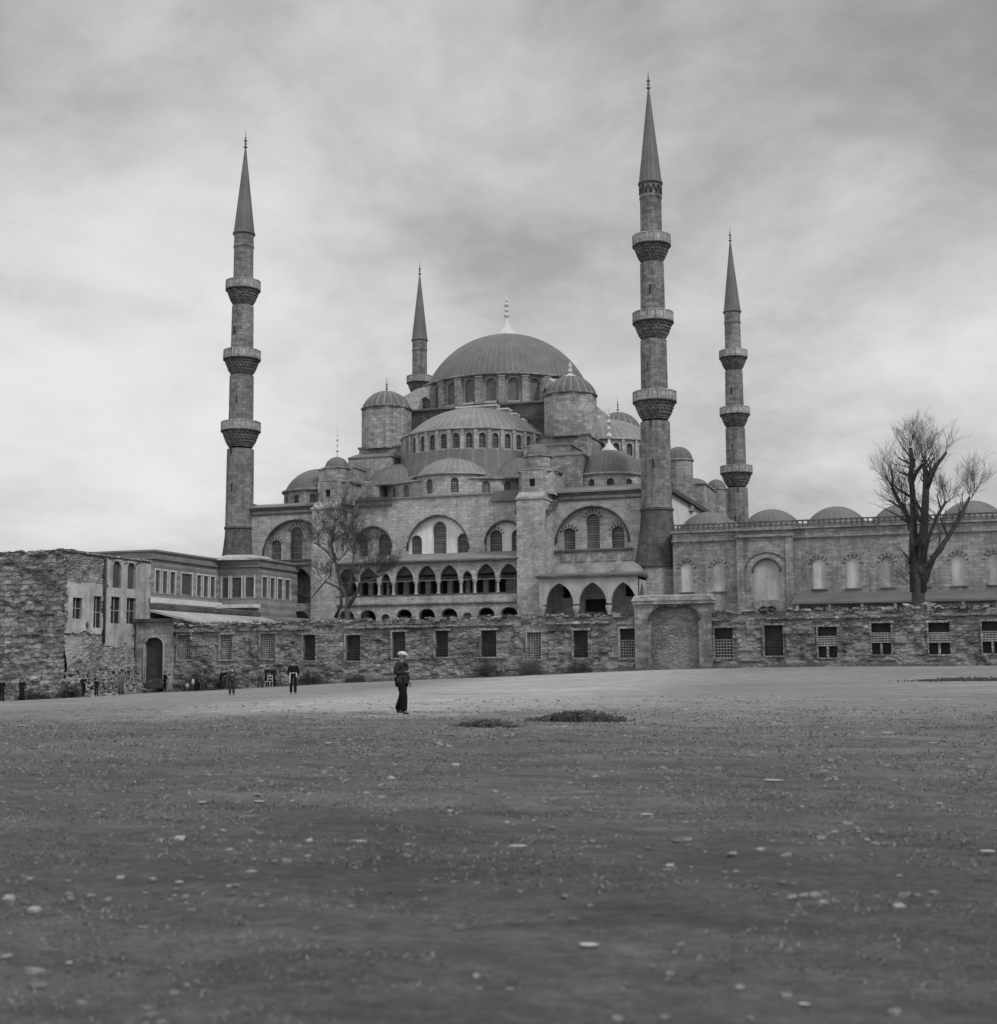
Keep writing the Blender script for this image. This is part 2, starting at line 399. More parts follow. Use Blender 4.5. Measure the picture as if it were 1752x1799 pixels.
def dome(cx, cy, r, z0, h, ribs, mat, parent, name='dome', lobes=0, n=14, rib=.012, label=None):
    m = M(); segs = ribs*3 if not lobes else lobes*6
    if lobes: rf = lambda a, j, i: 1+.05*abs(math.sin(a*lobes/2))-.03
    else: rf = lambda a, j, i: 1+(rib if i % 3 == 0 else 0)
    m.lathe(cx, cy, [(r*1.045, z0-.28), (r*1.05, z0-.12), (r*1.02, z0)], segs, smooth=False)
    m.lathe(cx, cy, cap_profile(r, z0, h, n), segs, rf=rf, ribs=lobes or ribs, smooth=not rib)
    return m.build(name, mat, parent, label=label)

# windows of the mosque: individual parts, those out of sight in one part
WCOUNT = [0]
def wpane(parent, O, U, N, loop, depth, mat=None, name='window', rest=None):
    O = Vector(O); U = Vector(U).normalized(); N = Vector(N).normalized()
    pts = [O+U*u+Z*z-N*(depth-.03) for u, z in loop]
    if rest is not None:
        t = tessellate_polygon([pts]); [rest.face([pts[i] for i in q], n=N) for q in t]; return
    m = M(); t = tessellate_polygon([pts])
    for q in t: m.face([pts[i] for i in q], n=N)
    c = sum(pts, Vector())/len(pts)
    for i in range(len(pts)):     # thin frame lip gives the pane thickness
        a, b = pts[i], pts[(i+1) % len(pts)]; m.face([a, b, b-N*.08, a-N*.08], n=(a+b)/2-c)
    WCOUNT[0] += 1
    return m.build(name, mat or WIN, parent)

def ring(m, parent, cx, cy, r, n, a0, a1, z0, z1, holes, wmat=None, mi=0, hd=.35, sy=1.0, rest=None, front=lambda a: True, skip=()):
    """polygonal drum of flat panels; holes(i) -> list of arch loops about u=0"""
    for i in range(n):
        A, B = R(a0+(a1-a0)*i/n), R(a0+(a1-a0)*(i+1)/n)
        p, q = Vector((cx+r*math.cos(A), cy+r*math.sin(A)*sy, 0)), Vector((cx+r*math.cos(B), cy+r*math.sin(B)*sy, 0))
        mid = (p+q)/2; U = (q-p); L = U.length; U.normalize(); N = U.cross(Z)
        if N.dot(mid-Vector((cx, cy, 0))) < 0: N = -N
        hs = holes(i) if i not in skip else []
        m.panel(mid, U, N, rect(-L/2, z0, L/2, z1), hs, 0, hd, mi)
        for h in hs:
            am = math.degrees((A+B)/2)
            wpane(parent, mid, U, N, h, hd, wmat, rest=None if front(am % 360) else rest)

# ------------------------------------------------------------------ ground
CPTS = [(83.3,-145.4,-1.5),(75,-135,-1.48),(95,-135,-1.45),(60,-135,-1.5),(110,-140,-1.45),(69.1,-111.8,-1.24),(85,-115,-1.28),(98,-112,-1.2),(50,-115,-1.45),
 (53.1,-87.5,-1.16),(45.2,-79.5,-1.37),(30,-95,-1.85),(70,-85,-.95),(90,-85,-.8),(19.5,-50.5,-1.75),(27.8,-50.5,-1.55),(37.8,-50.5,-1.04),(51.8,-50.5,-.56),
 (62.2,-50.5,-.16),(72.7,-50.5,.02),(85.7,-50.5,0),(100,-50.5,0),(19,-59.5,-2.05),(12.8,-59.5,-2.5),(0,-59.5,-2.9),(80,-62,-.28),(60,-62,-.5),(40,-65,-1.15),(15,-75,-2.3)]
_cp = np.array(CPTS)
def _phi(d): return np.where(d > 0, d*d*np.log(d+1e-9), 0)
_n = len(_cp); _K = _phi(np.hypot(_cp[:,0:1]-_cp[:,0], _cp[:,1:2]-_cp[:,1]))+np.eye(_n)*8
_Pm = np.c_[np.ones(_n), _cp[:,:2]]
_S = np.linalg.solve(np.block([[_K, _Pm], [_Pm.T, np.zeros((3,3))]]), np.r_[_cp[:,2], np.zeros(3)])
def ground_arr(x, y):
    x = np.asarray(x, float); y = np.asarray(y, float); sh = x.shape; x = x.ravel(); y = y.ravel()
    xc = np.clip(x, -5, 120); yc = np.clip(y, -155, -49.6)
    z = _phi(np.hypot(xc[:,None]-_cp[:,0], yc[:,None]-_cp[:,1])) @ _S[:_n]+_S[_n]+_S[_n+1]*xc+_S[_n+2]*yc
    t = np.clip((y+49.6)/5, 0, 1); t = t*t*(3-2*t); z = z*(1-t)+(-.3)*t
    d = np.hypot(x-60, y+60); f = np.clip((d-130)/150, 0, 1); z = z*(1-f)+(-1.5)*f
    z = np.clip(z, -3.4, .3)
    return z.reshape(sh)
def gz(x, y): return float(ground_arr(np.array([x]), np.array([y]))[0])
def axis_pts(c, lo, hi, d0, g):
    a = [c]; d = d0
    while a[-1] < hi: a.append(a[-1]+d); d = min(d*g, 400)
    b = [c]; d = d0
    while b[-1] > lo: b.append(b[-1]-d); d = min(d*g, 400)
    return np.array(sorted(set(b+a)))
gx = axis_pts(78, -2600, 2700, .16, 1.0165); gy = axis_pts(-136, -2600, 3000, .13, 1.0155)
GX, GY = np.meshgrid(gx, gy); GZ = ground_arr(GX, GY)
for j in range(GX.shape[0]):
    if gy[j] < -160 or gy[j] > -50: continue
    for i in range(GX.shape[1]):
        if 10 < gx[i] < 120:
            x, y = gx[i], gy[j]; v = Vector((x, y, 0))
            dd = (y+145)
            GZ[j, i] += .05*noise.fractal(v*.55, 1, 2, 4)*min(1, max(.25, 1.4-dd/60)) + .016*noise.noise(v*2.6)*max(0, 1-dd/45)
nx, ny = len(gx), len(gy)
me = bpy.data.meshes.new('ground'); idx = np.arange(nx*ny).reshape(ny, nx)
F = np.stack([idx[:-1,:-1], idx[:-1,1:], idx[1:,1:], idx[1:,:-1]], -1).reshape(-1, 4)
me.from_pydata(np.c_[GX.ravel(), GY.ravel(), GZ.ravel()].tolist(), [], F.tolist())
me.polygons.foreach_set('use_smooth', [True]*len(F)); me.update()
s = NT('dirt_ground')
P = s.P
big = s.noise(P, .09, 5, .6); mid = s.noise(s.vmul(P, (.55, 1.0, 1)), 1.0, 6, .65, .3); fine = s.noise(P, 9, 6, .75); mic = s.noise(P, 45, 3, .7)
sx = s.n('ShaderNodeSeparateXYZ'); s.t.links.new(P, sx.inputs[0])
# worn grass in the near field, bare trodden earth towards the wall
edge_y = s.m_('ADD', sx.outputs[1], s.m_('MULTIPLY', s.m_('SUBTRACT', s.noise(s.vmul(P, (1, .6, 1)), .2, 7, .72), .5), 20))
bare = s.rng(edge_y, -114.5, -107.0, 0, 1)
pathd = s.m_('ABSOLUTE', s.m_('SUBTRACT', s.m_('SUBTRACT', sx.outputs[0], 66.0), s.m_('MULTIPLY', s.m_('ADD', sx.outputs[1], 108.0), -.12)))
path = s.m_('MULTIPLY', s.rng(s.m_('ADD', pathd, s.m_('MULTIPLY', big, 6)), 7.0, 12.5, 1, 0), bare)
g = s.rng(mid, .3, .7, .066, .122)
g = s.m_('MULTIPLY', g, s.rng(big, .3, .7, .8, 1.2))
g = s.m_('MULTIPLY', g, s.rng(edge_y, -142, -114, .66, 1.22))
e = s.m_('MULTIPLY', s.rng(mid, .3, .7, .165, .205), s.rng(big, .3, .7, .85, 1.15))
mx = s.n('ShaderNodeMix'); s.set(mx.inputs[0], bare); s.set(mx.inputs[2], g); s.set(mx.inputs[3], e); v = mx.outputs[0]
v = s.m_('MULTIPLY', v, s.m_('ADD', 1.0, s.m_('MULTIPLY', path, .55)))
v = s.m_('MULTIPLY', v, s.rng(s.noise(s.vmul(P, (.1, .45, 1)), 1, 4, .6), .35, .65, .88, 1.12))
v = s.m_('MULTIPLY', v, s.rng(s.noise(s.vmul(P, (.7, 1.4, 1)), 2.2, 5, .7), .3, .7, .70, 1.30))
v = s.m_('MULTIPLY', v, s.rng(fine, .25, .75, .55, 1.45))
v = s.m_('MULTIPLY', v, s.rng(mic, .3, .7, .72, 1.28))
fl = s.n('ShaderNodeTexVoronoi', feature='F1'); s.t.links.new(s.vmul(P, (.7, 1.2, 1)), fl.inputs['Vector']); fl.inputs['Scale'].default_value = 2.6
fsp = s.n('ShaderNodeSeparateColor'); s.t.links.new(fl.outputs['Color'], fsp.inputs[0])
fleck = s.m_('MULTIPLY', s.rng(s.m_('ADD', fl.outputs['Distance'], s.m_('MULTIPLY', fine, .25)), .2, .38, 1, 0), s.rng(fsp.outputs[0], .84, .95, 0, 1))
v = s.m_('ADD', v, s.m_('MULTIPLY', fleck, .075))
gmat = s.grey(v, s.m_('ADD', s.m_('MULTIPLY', mid, .5), s.m_('ADD', s.m_('MULTIPLY', fine, .5), s.m_('MULTIPLY', mic, .2))), .8, .12)
me.materials.append(gmat)
go = bpy.data.objects.new('ground', me); COL.objects.link(go); go['kind'] = 'structure'

# ------------------------------------------------------------------ minarets
def minaret(x, y, label, lower=True, band=False):
    t = empty('minaret', (x, y, -1), label, 'minaret', 'stone minarets at the corners of the mosque')
    m = M(); z1, z2, z3, zc, zb = 47.5, 38.55, 29.45, 54.95, 17.3
    rr = lambda a, j, i: 1+(.03 if i % 3 == 0 else 0)
    m.lathe(x, y, [(1.78, zb), (1.78, zb+.25), (1.68, zb+.3), (1.62, z3-2.2)], 48, rf=rr)
    m.lathe(x, y, [(1.5, z3-1), (1.46, z2-2)], 48, rf=rr)
    m.lathe(x, y, [(1.38, z2-1), (1.32, z1-2)], 48, rf=rr)
    m.lathe(x, y, [(1.22, z1-1), (1.19, zc-1.9), (1.27, zc-1.85), (1.27, zc-1.6), (1.2, zc-1.55), (1.2, zc-.3), (1.3, zc-.2)], 48, rf=rr)
    m.build('shaft', STONEM, t)
    for zz, rs, rb in ((z1, 1.34, 2.14), (z2, 1.46, 2.28), (z3, 1.62, 2.42)):
        b = M(); p = []
        k = 5
        for i in range(k+1):
            f = i/k; z_ = zz-1.75+1.7*f; r_ = rs+(rb*.97-rs)*(f**.75)
            p.append((r_-.09, z_)); p.append((r_, z_+.06))
        b.lathe(x, y, [(rs-.15, zz-1.95)]+p+[(rb+.05, zz), (rb+.05, zz+.14), (rb-.02, zz+.16)], 48,
                rf=lambda a, j, i: 1-(.06 if (i+j//2) % 2 and j < len(p) else 0))
        bo = b.build('balcony', CORB, t)
        q = M(); q.lathe(x, y, [(rb-.02, zz+.12), (rb-.02, zz+1.12)], 16, mi=0)
        q.lathe(x, y, [(rb+.05, zz+1.12), (rb+.05, zz+1.24), (rb-.2, zz+1.24)], 16)
        q.lathe(x, y, [(rb-.16, zz+1.2), (rb-.16, zz+.12), (rs-.5, zz+.12)], 16)
        for i in range(16):
            a = 2*math.pi*i/16; q.box(x+rb-.09, x+rb+.06, y-.09, y+.09, zz+.12, zz+1.2, rot=a, c=(x, y, 0))
        q.build('parapet', PARAP, bo)
    d = M(); d.box(x-.35, x+.35, y-1.9, y-1.0, 0, 0) if False else None
    c = M(); c.lathe(x, y, [(1.2, zc-.25), (1.42, zc-.1), (1.42, zc+.05), (1.27, zc+.15), (.12, 66)], 48, rf=lambda a, j, i: 1+(.035 if i % 3 == 0 and j > 2 else 0), ribs=16)
    c.build('cone_roof', LEADD, t)
    finial(x, y, 65.9, 2.75, .62, FIND, t, base=False)
    if band:
        g = M()
        for i in range(24):
            a = 2*math.pi*i/12; r_ = 1.26
            pts = [(x+r_*math.cos(a+s_*.26), y+r_*math.sin(a+s_*.26), zc-.35-1.0*abs(s_)) for s_ in (-1, -.5, 0, .5, 1)]
            g.tube(pts, .07, 4, cap=False)
        g.build('carved_band', STONED, t)
    f = M()
    f.lathe(x, y, [(2.55, 10.9), (2.62, 11.0), (2.3, 12.6), (1.98, 14.8), (1.8, 16.4), (1.76, zb-.05), (1.9, zb), (1.9, zb+.22), (1.7, zb+.3)], 12, phase=15)
    f.build('flared_base', STONED, t)
    g = M(); g.lathe(x, y, [(2.5, -3.2), (2.42, 10.95), (2.55, 11.0)], 8, phase=22.5); g.build('base', STONEL, t)
    for zz in (zb+4.6, zb+9.2, z3+3.4, z2+3.2):
        a = random.uniform(-1.9, -1.2); r_ = 1.7 if zz < z3 else 1.47
        s_ = M(); s_.box(x+r_-.12, x+r_+.02, y-.07, y+.07, zz, zz+1.0, rot=a, c=(x, y, 0))
        s_.build('slit_window', DARK, t)
    return t
minaret(0, 0, 'tall stone minaret with three balconies rising behind the pavilion, leftmost of the four')
minaret(52.4, 0, 'tallest and nearest stone minaret, three balconies, between the portico and the courtyard wall', band=True)
minaret(0, 58.9, 'half hidden minaret behind the great dome, only its top balcony and cone showing')
minaret(52.4, 58.9, 'smaller looking distant minaret rising behind the courtyard domes, right of the nearest one')

# ------------------------------------------------------------------ the prayer hall
MO = empty('mosque', (26.3, 29, -1), 'large grey stone mosque with a great ribbed lead dome above two storeys of arcades', 'mosque')
CX, CYD = 26.35, 26.0
REST = M()
mir = lambda x: 52.6-x
# --- front wall
wall = M()
def facade_bay(x0, x1, ztop, bigs, extra):
    holes = [b[0] for b in bigs]+extra
    wall.panel((0, 0, 0), (1, 0, 0), (0, -1, 0), rect(x0, -3, x1, ztop), holes, 0, .6)
    for loop, wins in bigs:
        xs = [p[0] for p in loop]; zs = [p[1] for p in loop]
        ty = M(); ty.panel((0, .6, 0), (1, 0, 0), (0, -1, 0), rect(min(xs)-.3, min(zs)-.3, max(xs)+.3, max(zs)+.3), wins, 0, .45)
        to = ty.build('tympanum', TYMP if 20 < sum(xs)/len(xs) < 37 else STONEL, MO)
        for wl in wins: wpane(to, (0, .6, 0), (1, 0, 0), (0, -1, 0), wl, .45)
    for h in extra: wpane(MO, (0, 0, 0), (1, 0, 0), (0, -1, 0), h, .6, DARK)
A = lambda c, w, z0, zs, zt: arch(c, z0, w, zs, zt)
center = (A(26.3, 7.7, 13.3, 13.9, 17.95), [A(26.3, 1.75, 13.5, 16.3, 17.3), A(23.35, 1.45, 13.5, 15.0, 15.75), A(29.25, 1.45, 13.5, 15.0, 15.75)])
smallL = (A(18.0, 4.9, 13.3, 14.4, 16.95), [A(16.45, 1.3, 13.4, 15.0, 15.7), A(19.3, 1.55, 13.4, 15.3, 16.1)])
smallR = (A(34.6, 4.9, 13.3, 14.4, 16.95), [A(33.3, 1.55, 13.4, 15.2, 16.0), A(35.9, 1.4, 13.4, 15.2, 16.0)])
cols = [15.0, 17.7, 20.4, 22.2, 25.0, 27.75, 30.5, 32.15, 34.9]
low_shade_panes = [rect(c-2.2, .5, c-.2, 6.9) for c in (17.6, 19.06, 23.6, 26.38, 29.1, 33.54, 36.24)]  # dark panes added behind the lower arches, standing in for deep shade
backdoors_shade = low_shade_panes+[rect(c+d-.42, 8.35, c+d+.42, 10.25) for c in cols[1:] for d in (-1.95, -.65) if c+d > 15.7]
facade_bay(15.2, 37.4, 20.1, [center, smallL, smallR], backdoors_shade)
bay = lambda c: (A(c, 8.5, 13.3, 14.0, 18.15), [A(c-.05, 1.55, 13.4, 16.6, 17.4), A(c-2.85, 1.45, 13.4, 15.2, 15.85), A(c+2.85, 1.45, 13.4, 15.1, 15.85)])
facade_bay(40.5, 51.2, 19.5, [bay(44.95)], [rect(44.0, 4, 46.7, 7.7), rect(41.4, 7.9, 42.3, 9.2), rect(48.7, 7.9, 49.7, 9.2)])
facade_bay(1.4, 12.1, 19.5, [bay(7.65)], [])
wall.box(12.1, 15.2, 0, .4, -3, 19.5); wall.box(37.4, 40.5, 0, .4, -3, 19.5)
wall.build('front_wall', STONEL, MO)
sw = M()
holes = [A(y, 1.6, 14.5, 16.4, 17.2) for y in (8, 14, 22, 28, 34, 42, 48)]
sw.panel((52.4, 0, 0), (0, 1, 0), (1, 0, 0), rect(1.5, -3, 57.5, 20.3), holes, 0, .4)
for h in holes: wpane(MO, (52.4, 0, 0), (0, 1, 0), (1, 0, 0), h, .4, rest=REST)
sw.build('side_wall', WHITE, MO)
bw_ = M(); bw_.box(0, .4, 1.5, 57.5, -3, 20.3); bw_.box(1, 51.5, 58, 58.9, -3, 20.3); bw_.build('rear_wall', STONE, MO)
ro = M(); ro.box(.45, 52.3, .3, 58, 19.0, 19.55)
ro.hexa([(40.5,-.55,19.75),(51.3,-.55,19.75),(51.3,2.6,19.6),(40.5,2.6,19.6),(40.5,-.55,19.95),(51.3,-.55,19.95),(51.3,2.6,20.85),(40.5,2.6,20.85)])
ro.hexa([(1.4,-.55,19.75),(12.1,-.55,19.75),(12.1,2.6,19.6),(1.4,2.6,19.6),(1.4,-.55,19.95),(12.1,-.55,19.95),(12.1,2.6,20.6),(1.4,2.6,20.6)])
ro.hexa([(15.2,-.2,20.1),(37.4,-.2,20.1),(37.4,1.5,20.1),(15.2,1.5,20.1),(15.2,-.2,20.25),(37.4,-.2,20.25),(37.4,1.5,20.5),(15.2,1.5,20.5)])
ro.build('roof_terrace', LEAD, MO)
for bx_ in ((1.3, 12.0, -.35, 0.0, 19.45, 19.75), (40.6, 51.4, -.35, 0.0, 19.45, 19.75), (1.3, 12.0, -.15, 0.0, 18.9, 19.05), (40.6, 51.4, -.15, 0, 18.9, 19.05),
            (40.5, 49.6, -.25, -.003, 13.05, 13.3), (3.4, 12.1, -.25, -.003, 13.05, 13.3), (52.3, 52.95, 1.5, 58, 20.25, 20.75), (-.4, .5, 1.5, 58, 20.25, 20.75)):
    co = M(); co.box(*bx_); co.build('cornice', STONED, MO)
# arch mouldings round the big arches
for lp in (center[0], smallL[0], smallR[0], bay(44.95)[0], bay(7.65)[0]):
    pts = lp[2:]; am = M()
    am.tube([(p[0], -.02, p[1]) for p in pts], .13, 5, cap=True); am.build('arch_moulding', STONED, MO)
# voussoirs over windows
def voussoir(m, cx, z, r, plane_y, n=7, ln=.42, w=.12, a0=20, a1=160):
    for i in range(n):
        a = R(a0+(a1-a0)*i/(n-1)); d = Vector((math.cos(a), 0, math.sin(a))); t = Vector((-math.sin(a), 0, math.cos(a)))
        c = Vector((cx, plane_y, z)); p0 = c+d*r; p1 = c+d*(r+ln)
        P = [p0-t*w/2, p0+t*w/2, p1+t*w*.8, p1-t*w*.8]; b = Vector((0, -.03, 0))
        m.hexa([p+Vector((0,.02,0)) for p in P]+[p+b for p in P])
vs = M()
for cx, z, r in ((44.9, 16.7, .82), (42.1, 15.2, .75), (47.8, 15.1, .75), (7.6, 16.7, .82), (4.8, 15.2, .75), (19.3, 15.4, .75), (33.3, 15.3, .75), (16.45, 15.1, .65)):
    vs = M(); voussoir(vs, cx, z, r, .585, 7, .34, .1); vs.build('voussoirs', STONED, MO)
# --- great buttresses with their turrets
for k, x0 in enumerate((12.1, 37.4)):
    x1 = x0+3.1
    b = M(); b.box(x0, x1, -4.25, -.004, -3, 18.75); b.box(x0-.12, x1+.12, -4.4, -.004, 18.75, 19.0)
    b.hexa([(x0,-4.2,19),(x1,-4.2,19),(x1,0,19),(x0,0,19),(x0,-3.4,19.7),(x1,-3.4,19.7),(x1,0,19.7),(x0,0,19.7)])
    bo = b.build('buttress', STONEL, MO)
    m = M(); y0, y1 = -3.4, 3.2; X0, X1 = x0-.45, x1+.55
    m.panel((0, y0, 0), (1, 0, 0), (0, -1, 0), rect(X0+.8, 19.5, X1-.8, 22.1), [rect((X0+X1)/2-.32, 20.3, (X0+X1)/2+.32, 21.15)], 0, .3)
    for (a, b2, c, d) in ((X1-.8, y0, X1, y0+1.5), (X1, y0+1.5, X1, y1), (X1, y1, X0, y1), (X0, y1, X0, y0+1.5), (X0, y0+1.5, X0+.8, y0)):
        m.face([(a, b2, 19.5), (c, d, 19.5), (c, d, 22.1), (a, b2, 22.1)], n=Vector((d-b2, a-c, 0)))
    m.lathe((X0+X1)/2, -.1, [(2.45, 22.1), (2.6, 22.2), (2.6, 22.32), (2.2, 22.4)], 8, phase=22.5, sy=1.35)
    m.box(X0+.1, X1-.1, y0+.5, y1, 22.05, 22.15)
    m.lathe((X0+X1)/2, -.9, [(1.62, 22.2), (1.6, 23.85), (1.8, 23.9), (1.8, 24.05), (1.5, 24.1)], 8, phase=22.5)
    m.build('turret', STONE, bo)
    wp = M(); wp.box((X0+X1)/2-.34, (X0+X1)/2+.34, y0+.28, y0+.34, 20.28, 21.17); wp.build('window', DARK, bo)
    d = dome((X0+X1)/2, -.9, 1.42, 24.08, 1.35, 12, LEADD, bo, rib=.03, n=8)
    if k == 0: finial((X0+X1)/2, -.9, 25.4, 4.3, .5, FINM, d, base=False)
# sloping flyers beside the buttresses
for sx_, x in ((1, 40.55), (-1, 37.35)):
    for q in range(1):
        fl = M(); fl.hexa([(x-.02, -3.2, 17.2), (x+sx_*.5, -3.2, 17.2), (x+sx_*.5, 0, 18.5), (x-.02, 0, 18.5), (x-.02, -3.2, 17.6), (x+sx_*.5, -3.2, 17.6), (x+sx_*.5, 0, 19.3), (x-.02, 0, 19.3)])
        fl.build('flyer', STONED, MO)
# --- two storey gallery between the buttresses
ga = M(); yF = -3.7
arcs = [(16.36, 2.3, 11.72), (19.06, 2.3, 11.72), (21.3, 1.2, 11.05), (23.6, 2.3, 11.78), (26.38, 2.3, 11.78), (29.1, 2.3, 11.78), (31.3, 1.25, 11.05), (33.54, 2.3, 11.78), (36.24, 2.25, 11.7)]
poly = [(15.2, 12.25)]
poly.append((15.2, 10.05))
for c, w_, zt in arcs:
    a_ = arch(c, 10.05, w_, 10.1, zt)
    poly += [a_[0]]+list(reversed(a_[2:]))[:0]
    left = [p for p in reversed(a_[2:])]      # from left spring over apex to right spring
    poly += left+[a_[1]]
poly += [(37.4, 10.05), (37.4, 12.25)]
seen = []; 
for p in poly:
    if not seen or (abs(seen[-1][0]-p[0])+abs(seen[-1][1]-p[1])) > 1e-4: seen.append(p)
ga.panel((0, yF, 0), (1, 0, 0), (0, -1, 0), seen, (), .45)
low = [arch(c, .5, (2.1 if w_ > 2 else 1.1), 5.85, 6.85 if w_ > 2 else 6.3) for c, w_, zt in arcs]
ga.panel((0, yF, 0), (1, 0, 0), (0, -1, 0), rect(15.2, -3, 37.4, 7.35), low, 0, .7)
ga.build('gallery_arcade', STONEL, MO)
gp = M(); gp.box(15.2, 37.4, yF-.1, yF+.3, 7.45, 8.42); gp.box(15.2, 37.4, yF+.3, 0-.004, 7.42, 7.6)
gp.build('gallery_parapet', STONEL, MO)
q_ = M(); q_.box(15.25, 37.35, yF+.5, -.004, 10.75, 12.2); q_.build('gallery_shade_block', WOOD, MO)  # low dark block, added to deepen the shade in the upper arches
gl = M(); gl.box(15.2, 37.4, yF-.18, yF+.1, 7.28, 7.45); gl.box(15.2, 37.4, yF-.2, yF-.1, 8.42, 8.5); gl.build('ledge', STONED, MO)
gr = M()
gr.hexa([(15.2, yF-.45, 12.25), (37.55, yF-.45, 12.25), (37.4, -.01, 12.25), (15.2, -.01, 12.25), (15.2, yF-.45, 12.42), (37.55, yF-.45, 12.42), (37.4, -.01, 13.45), (15.2, -.01, 13.45)])
gr.build('gallery_roof', LEAD, MO)
ev = M(); ev.box(15.2, 37.6, yF-.55, yF-.2, 12.1, 12.27); ev.build('eave', STONED, MO)
for c in cols:
    m = M(); m.lathe(c, yF+.22, [(.24, 8.42), (.24, 8.6), (.15, 8.66), (.13, 9.6), (.2, 9.65), (.3, 9.95), (.3, 10.08)], 12, smooth=False)
    m.build('column', PLAST, MO)
tr = M(); tr.box(15.2, 37.4, yF+.2, yF+.24, 10.02, 10.07); tr.build('tie_rod', IRONL, MO)
# left end bay of the gallery, beside the pavilion
lb = M(); aL = arch(10.4, 7.8, 2.6, 10.2, 11.9)
lb.panel((0, yF, 0), (1, 0, 0), (0, -1, 0), rect(8.2, -3, 12.1, 12.3), [aL, arch(10.4, .5, 2.4, 5.7, 6.9)], 0, .6)
lb.face([(8.2, yF, -3), (8.2, 0, -3), (8.2, 0, 12.3), (8.2, yF, 12.3)], n=Vector((-1, 0, 0)))
lb.build('end_bay', STONE, MO)
q_ = M(); q_.box(8.1, 12.1, yF-.4, -.004, 12.3, 12.5); q_.build('end_bay_roof', LEADD, MO)
# --- domed portico under the right hand bay
po = M(); yP = -6.0; xs0, xs1 = 40.5, 51.5
pa = [(42.75, 3.15, 9.2), (46.45, 3.1, 9.2), (49.85, 2.75, 9.15)]
po.panel((0, yP, 0), (1, 0, 0), (0, -1, 0), [(xs0, 9.75), (xs0, 6.6)]+sum([[p for p in reversed(arch(c, 6.6, w_, 6.9, zt)[2:])] for c, w_, zt in pa], [])+[(xs1, 6.6), (xs1, 9.75)], (), .5)
po.panel((xs1, 0, 0), (0, 1, 0), (1, 0, 0), rect(yP, 4.2, -2.2, 9.75), [arch(-4.2, 4.4, 2.6, 6.9, 9.1)], 0, .4)
po.panel((xs0, 0, 0), (0, 1, 0), (-1, 0, 0), rect(yP, 6.6, -4.25, 9.75), (), 0, .4)
po.box(xs0, xs1, yP+.1, -.004, 4.0, 4.2); po.box(xs0, xs1, yP+.5, -.004, 9.45, 9.7)
po.box(xs0, xs1, yP-.2, -.3, -3, 4.0)
po.build('portico', PLAST, MO)
for c in (40.8, 44.57, 48.2, 51.25):
    m = M(); m.lathe(c, yP+.25, [(.34, 4.0), (.34, 4.3), (.2, 4.4), (.18, 6.0), (.26, 6.1), (.38, 6.5), (.38, 6.72)], 12); m.build('column', STONEL, MO)
pc = M(); pc.box(xs0-.3, xs1+.25, yP-.35, -1.5, 9.75, 9.98); pc.build('portico_cornice', STONED, MO)
pr_ = M(); pr_.hexa([(xs0-.3, yP-.35, 9.985), (xs1+.2, yP-.35, 9.985), (xs1+.2, -.01, 9.985), (xs0-.3, -.01, 9.985), (xs0-.1, yP+.2, 10.25), (xs1, yP+.2, 10.25), (xs1, -.01, 10.6), (xs0-.1, -.01, 10.6)])
pr_.build('portico_roof', LEADD, MO)
for c in (42.8, 46.45, 49.85): dome(c, -3.4, 1.75, 10.25, 1.3, 16, LEAD, MO, rib=.012, n=8)
for x in (41.4, 43.1, 45.0, 46.6, 48.4, 49.6):
    bl = M(); bl.box(x, x+1.15, -.12, -.006, 11.95, 12.95); bl.build('stone_panel', STONE, MO)
# --- stepped masses
ms = M()
ms.box(11.0, 41.7, 11.2, 41.0, 19.4, 28.35)
ms.build('lower_mass', STONE, MO)
mc = M(); mc.box(10.85, 41.85, 11.05, 41.15, 28.36, 28.6); mc.build('lead_ledge', LEADD, MO)
for s_ in (0, 1):
    f = (lambda x: x) if s_ == 0 else mir
    def bx(m, a, b, *r): m.box(min(f(a), f(b)), max(f(a), f(b)), *r)
    m = M(); bx(m, 11.8, 17.6, 6.2, 11.2, 19.4, 26.4); bx(m, 9.4, 14.2, 2.8, 6.3, 19.4, 24.6); bx(m, 6.6, 11.0, 11.2, 16, 19.4, 25.6); bx(m, 13.9, 17.2, 3.6, 6.25, 19.4, 23.0)
    m.build('stepped_buttress', STONE, MO)
    m = M()
    for (a, b, c, d, z) in ((11.8, 17.6, 6.2, 11.2, 26.4), (9.4, 14.2, 2.8, 6.2, 24.6), (6.6, 11.0, 11.2, 16, 25.6)):
        x0, x1 = sorted((f(a), f(b)))
        m.hexa([(x0-.15, c-.15, z), (x1+.15, c-.15, z), (x1+.15, d, z), (x0-.15, d, z), (x0+.6, c+.9, z+.55), (x1-.6, c+.9, z+.55), (x1-.6, d, z+.7), (x0+.6, d, z+.7)])
    m.build('lead_cap', LEADD, MO)
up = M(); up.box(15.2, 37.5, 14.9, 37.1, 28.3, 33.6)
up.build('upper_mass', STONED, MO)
uc = M(); uc.box(14.9, 37.8, 14.6, 37.4, 33.6, 33.85); uc.build('cornice', LEADD, MO)
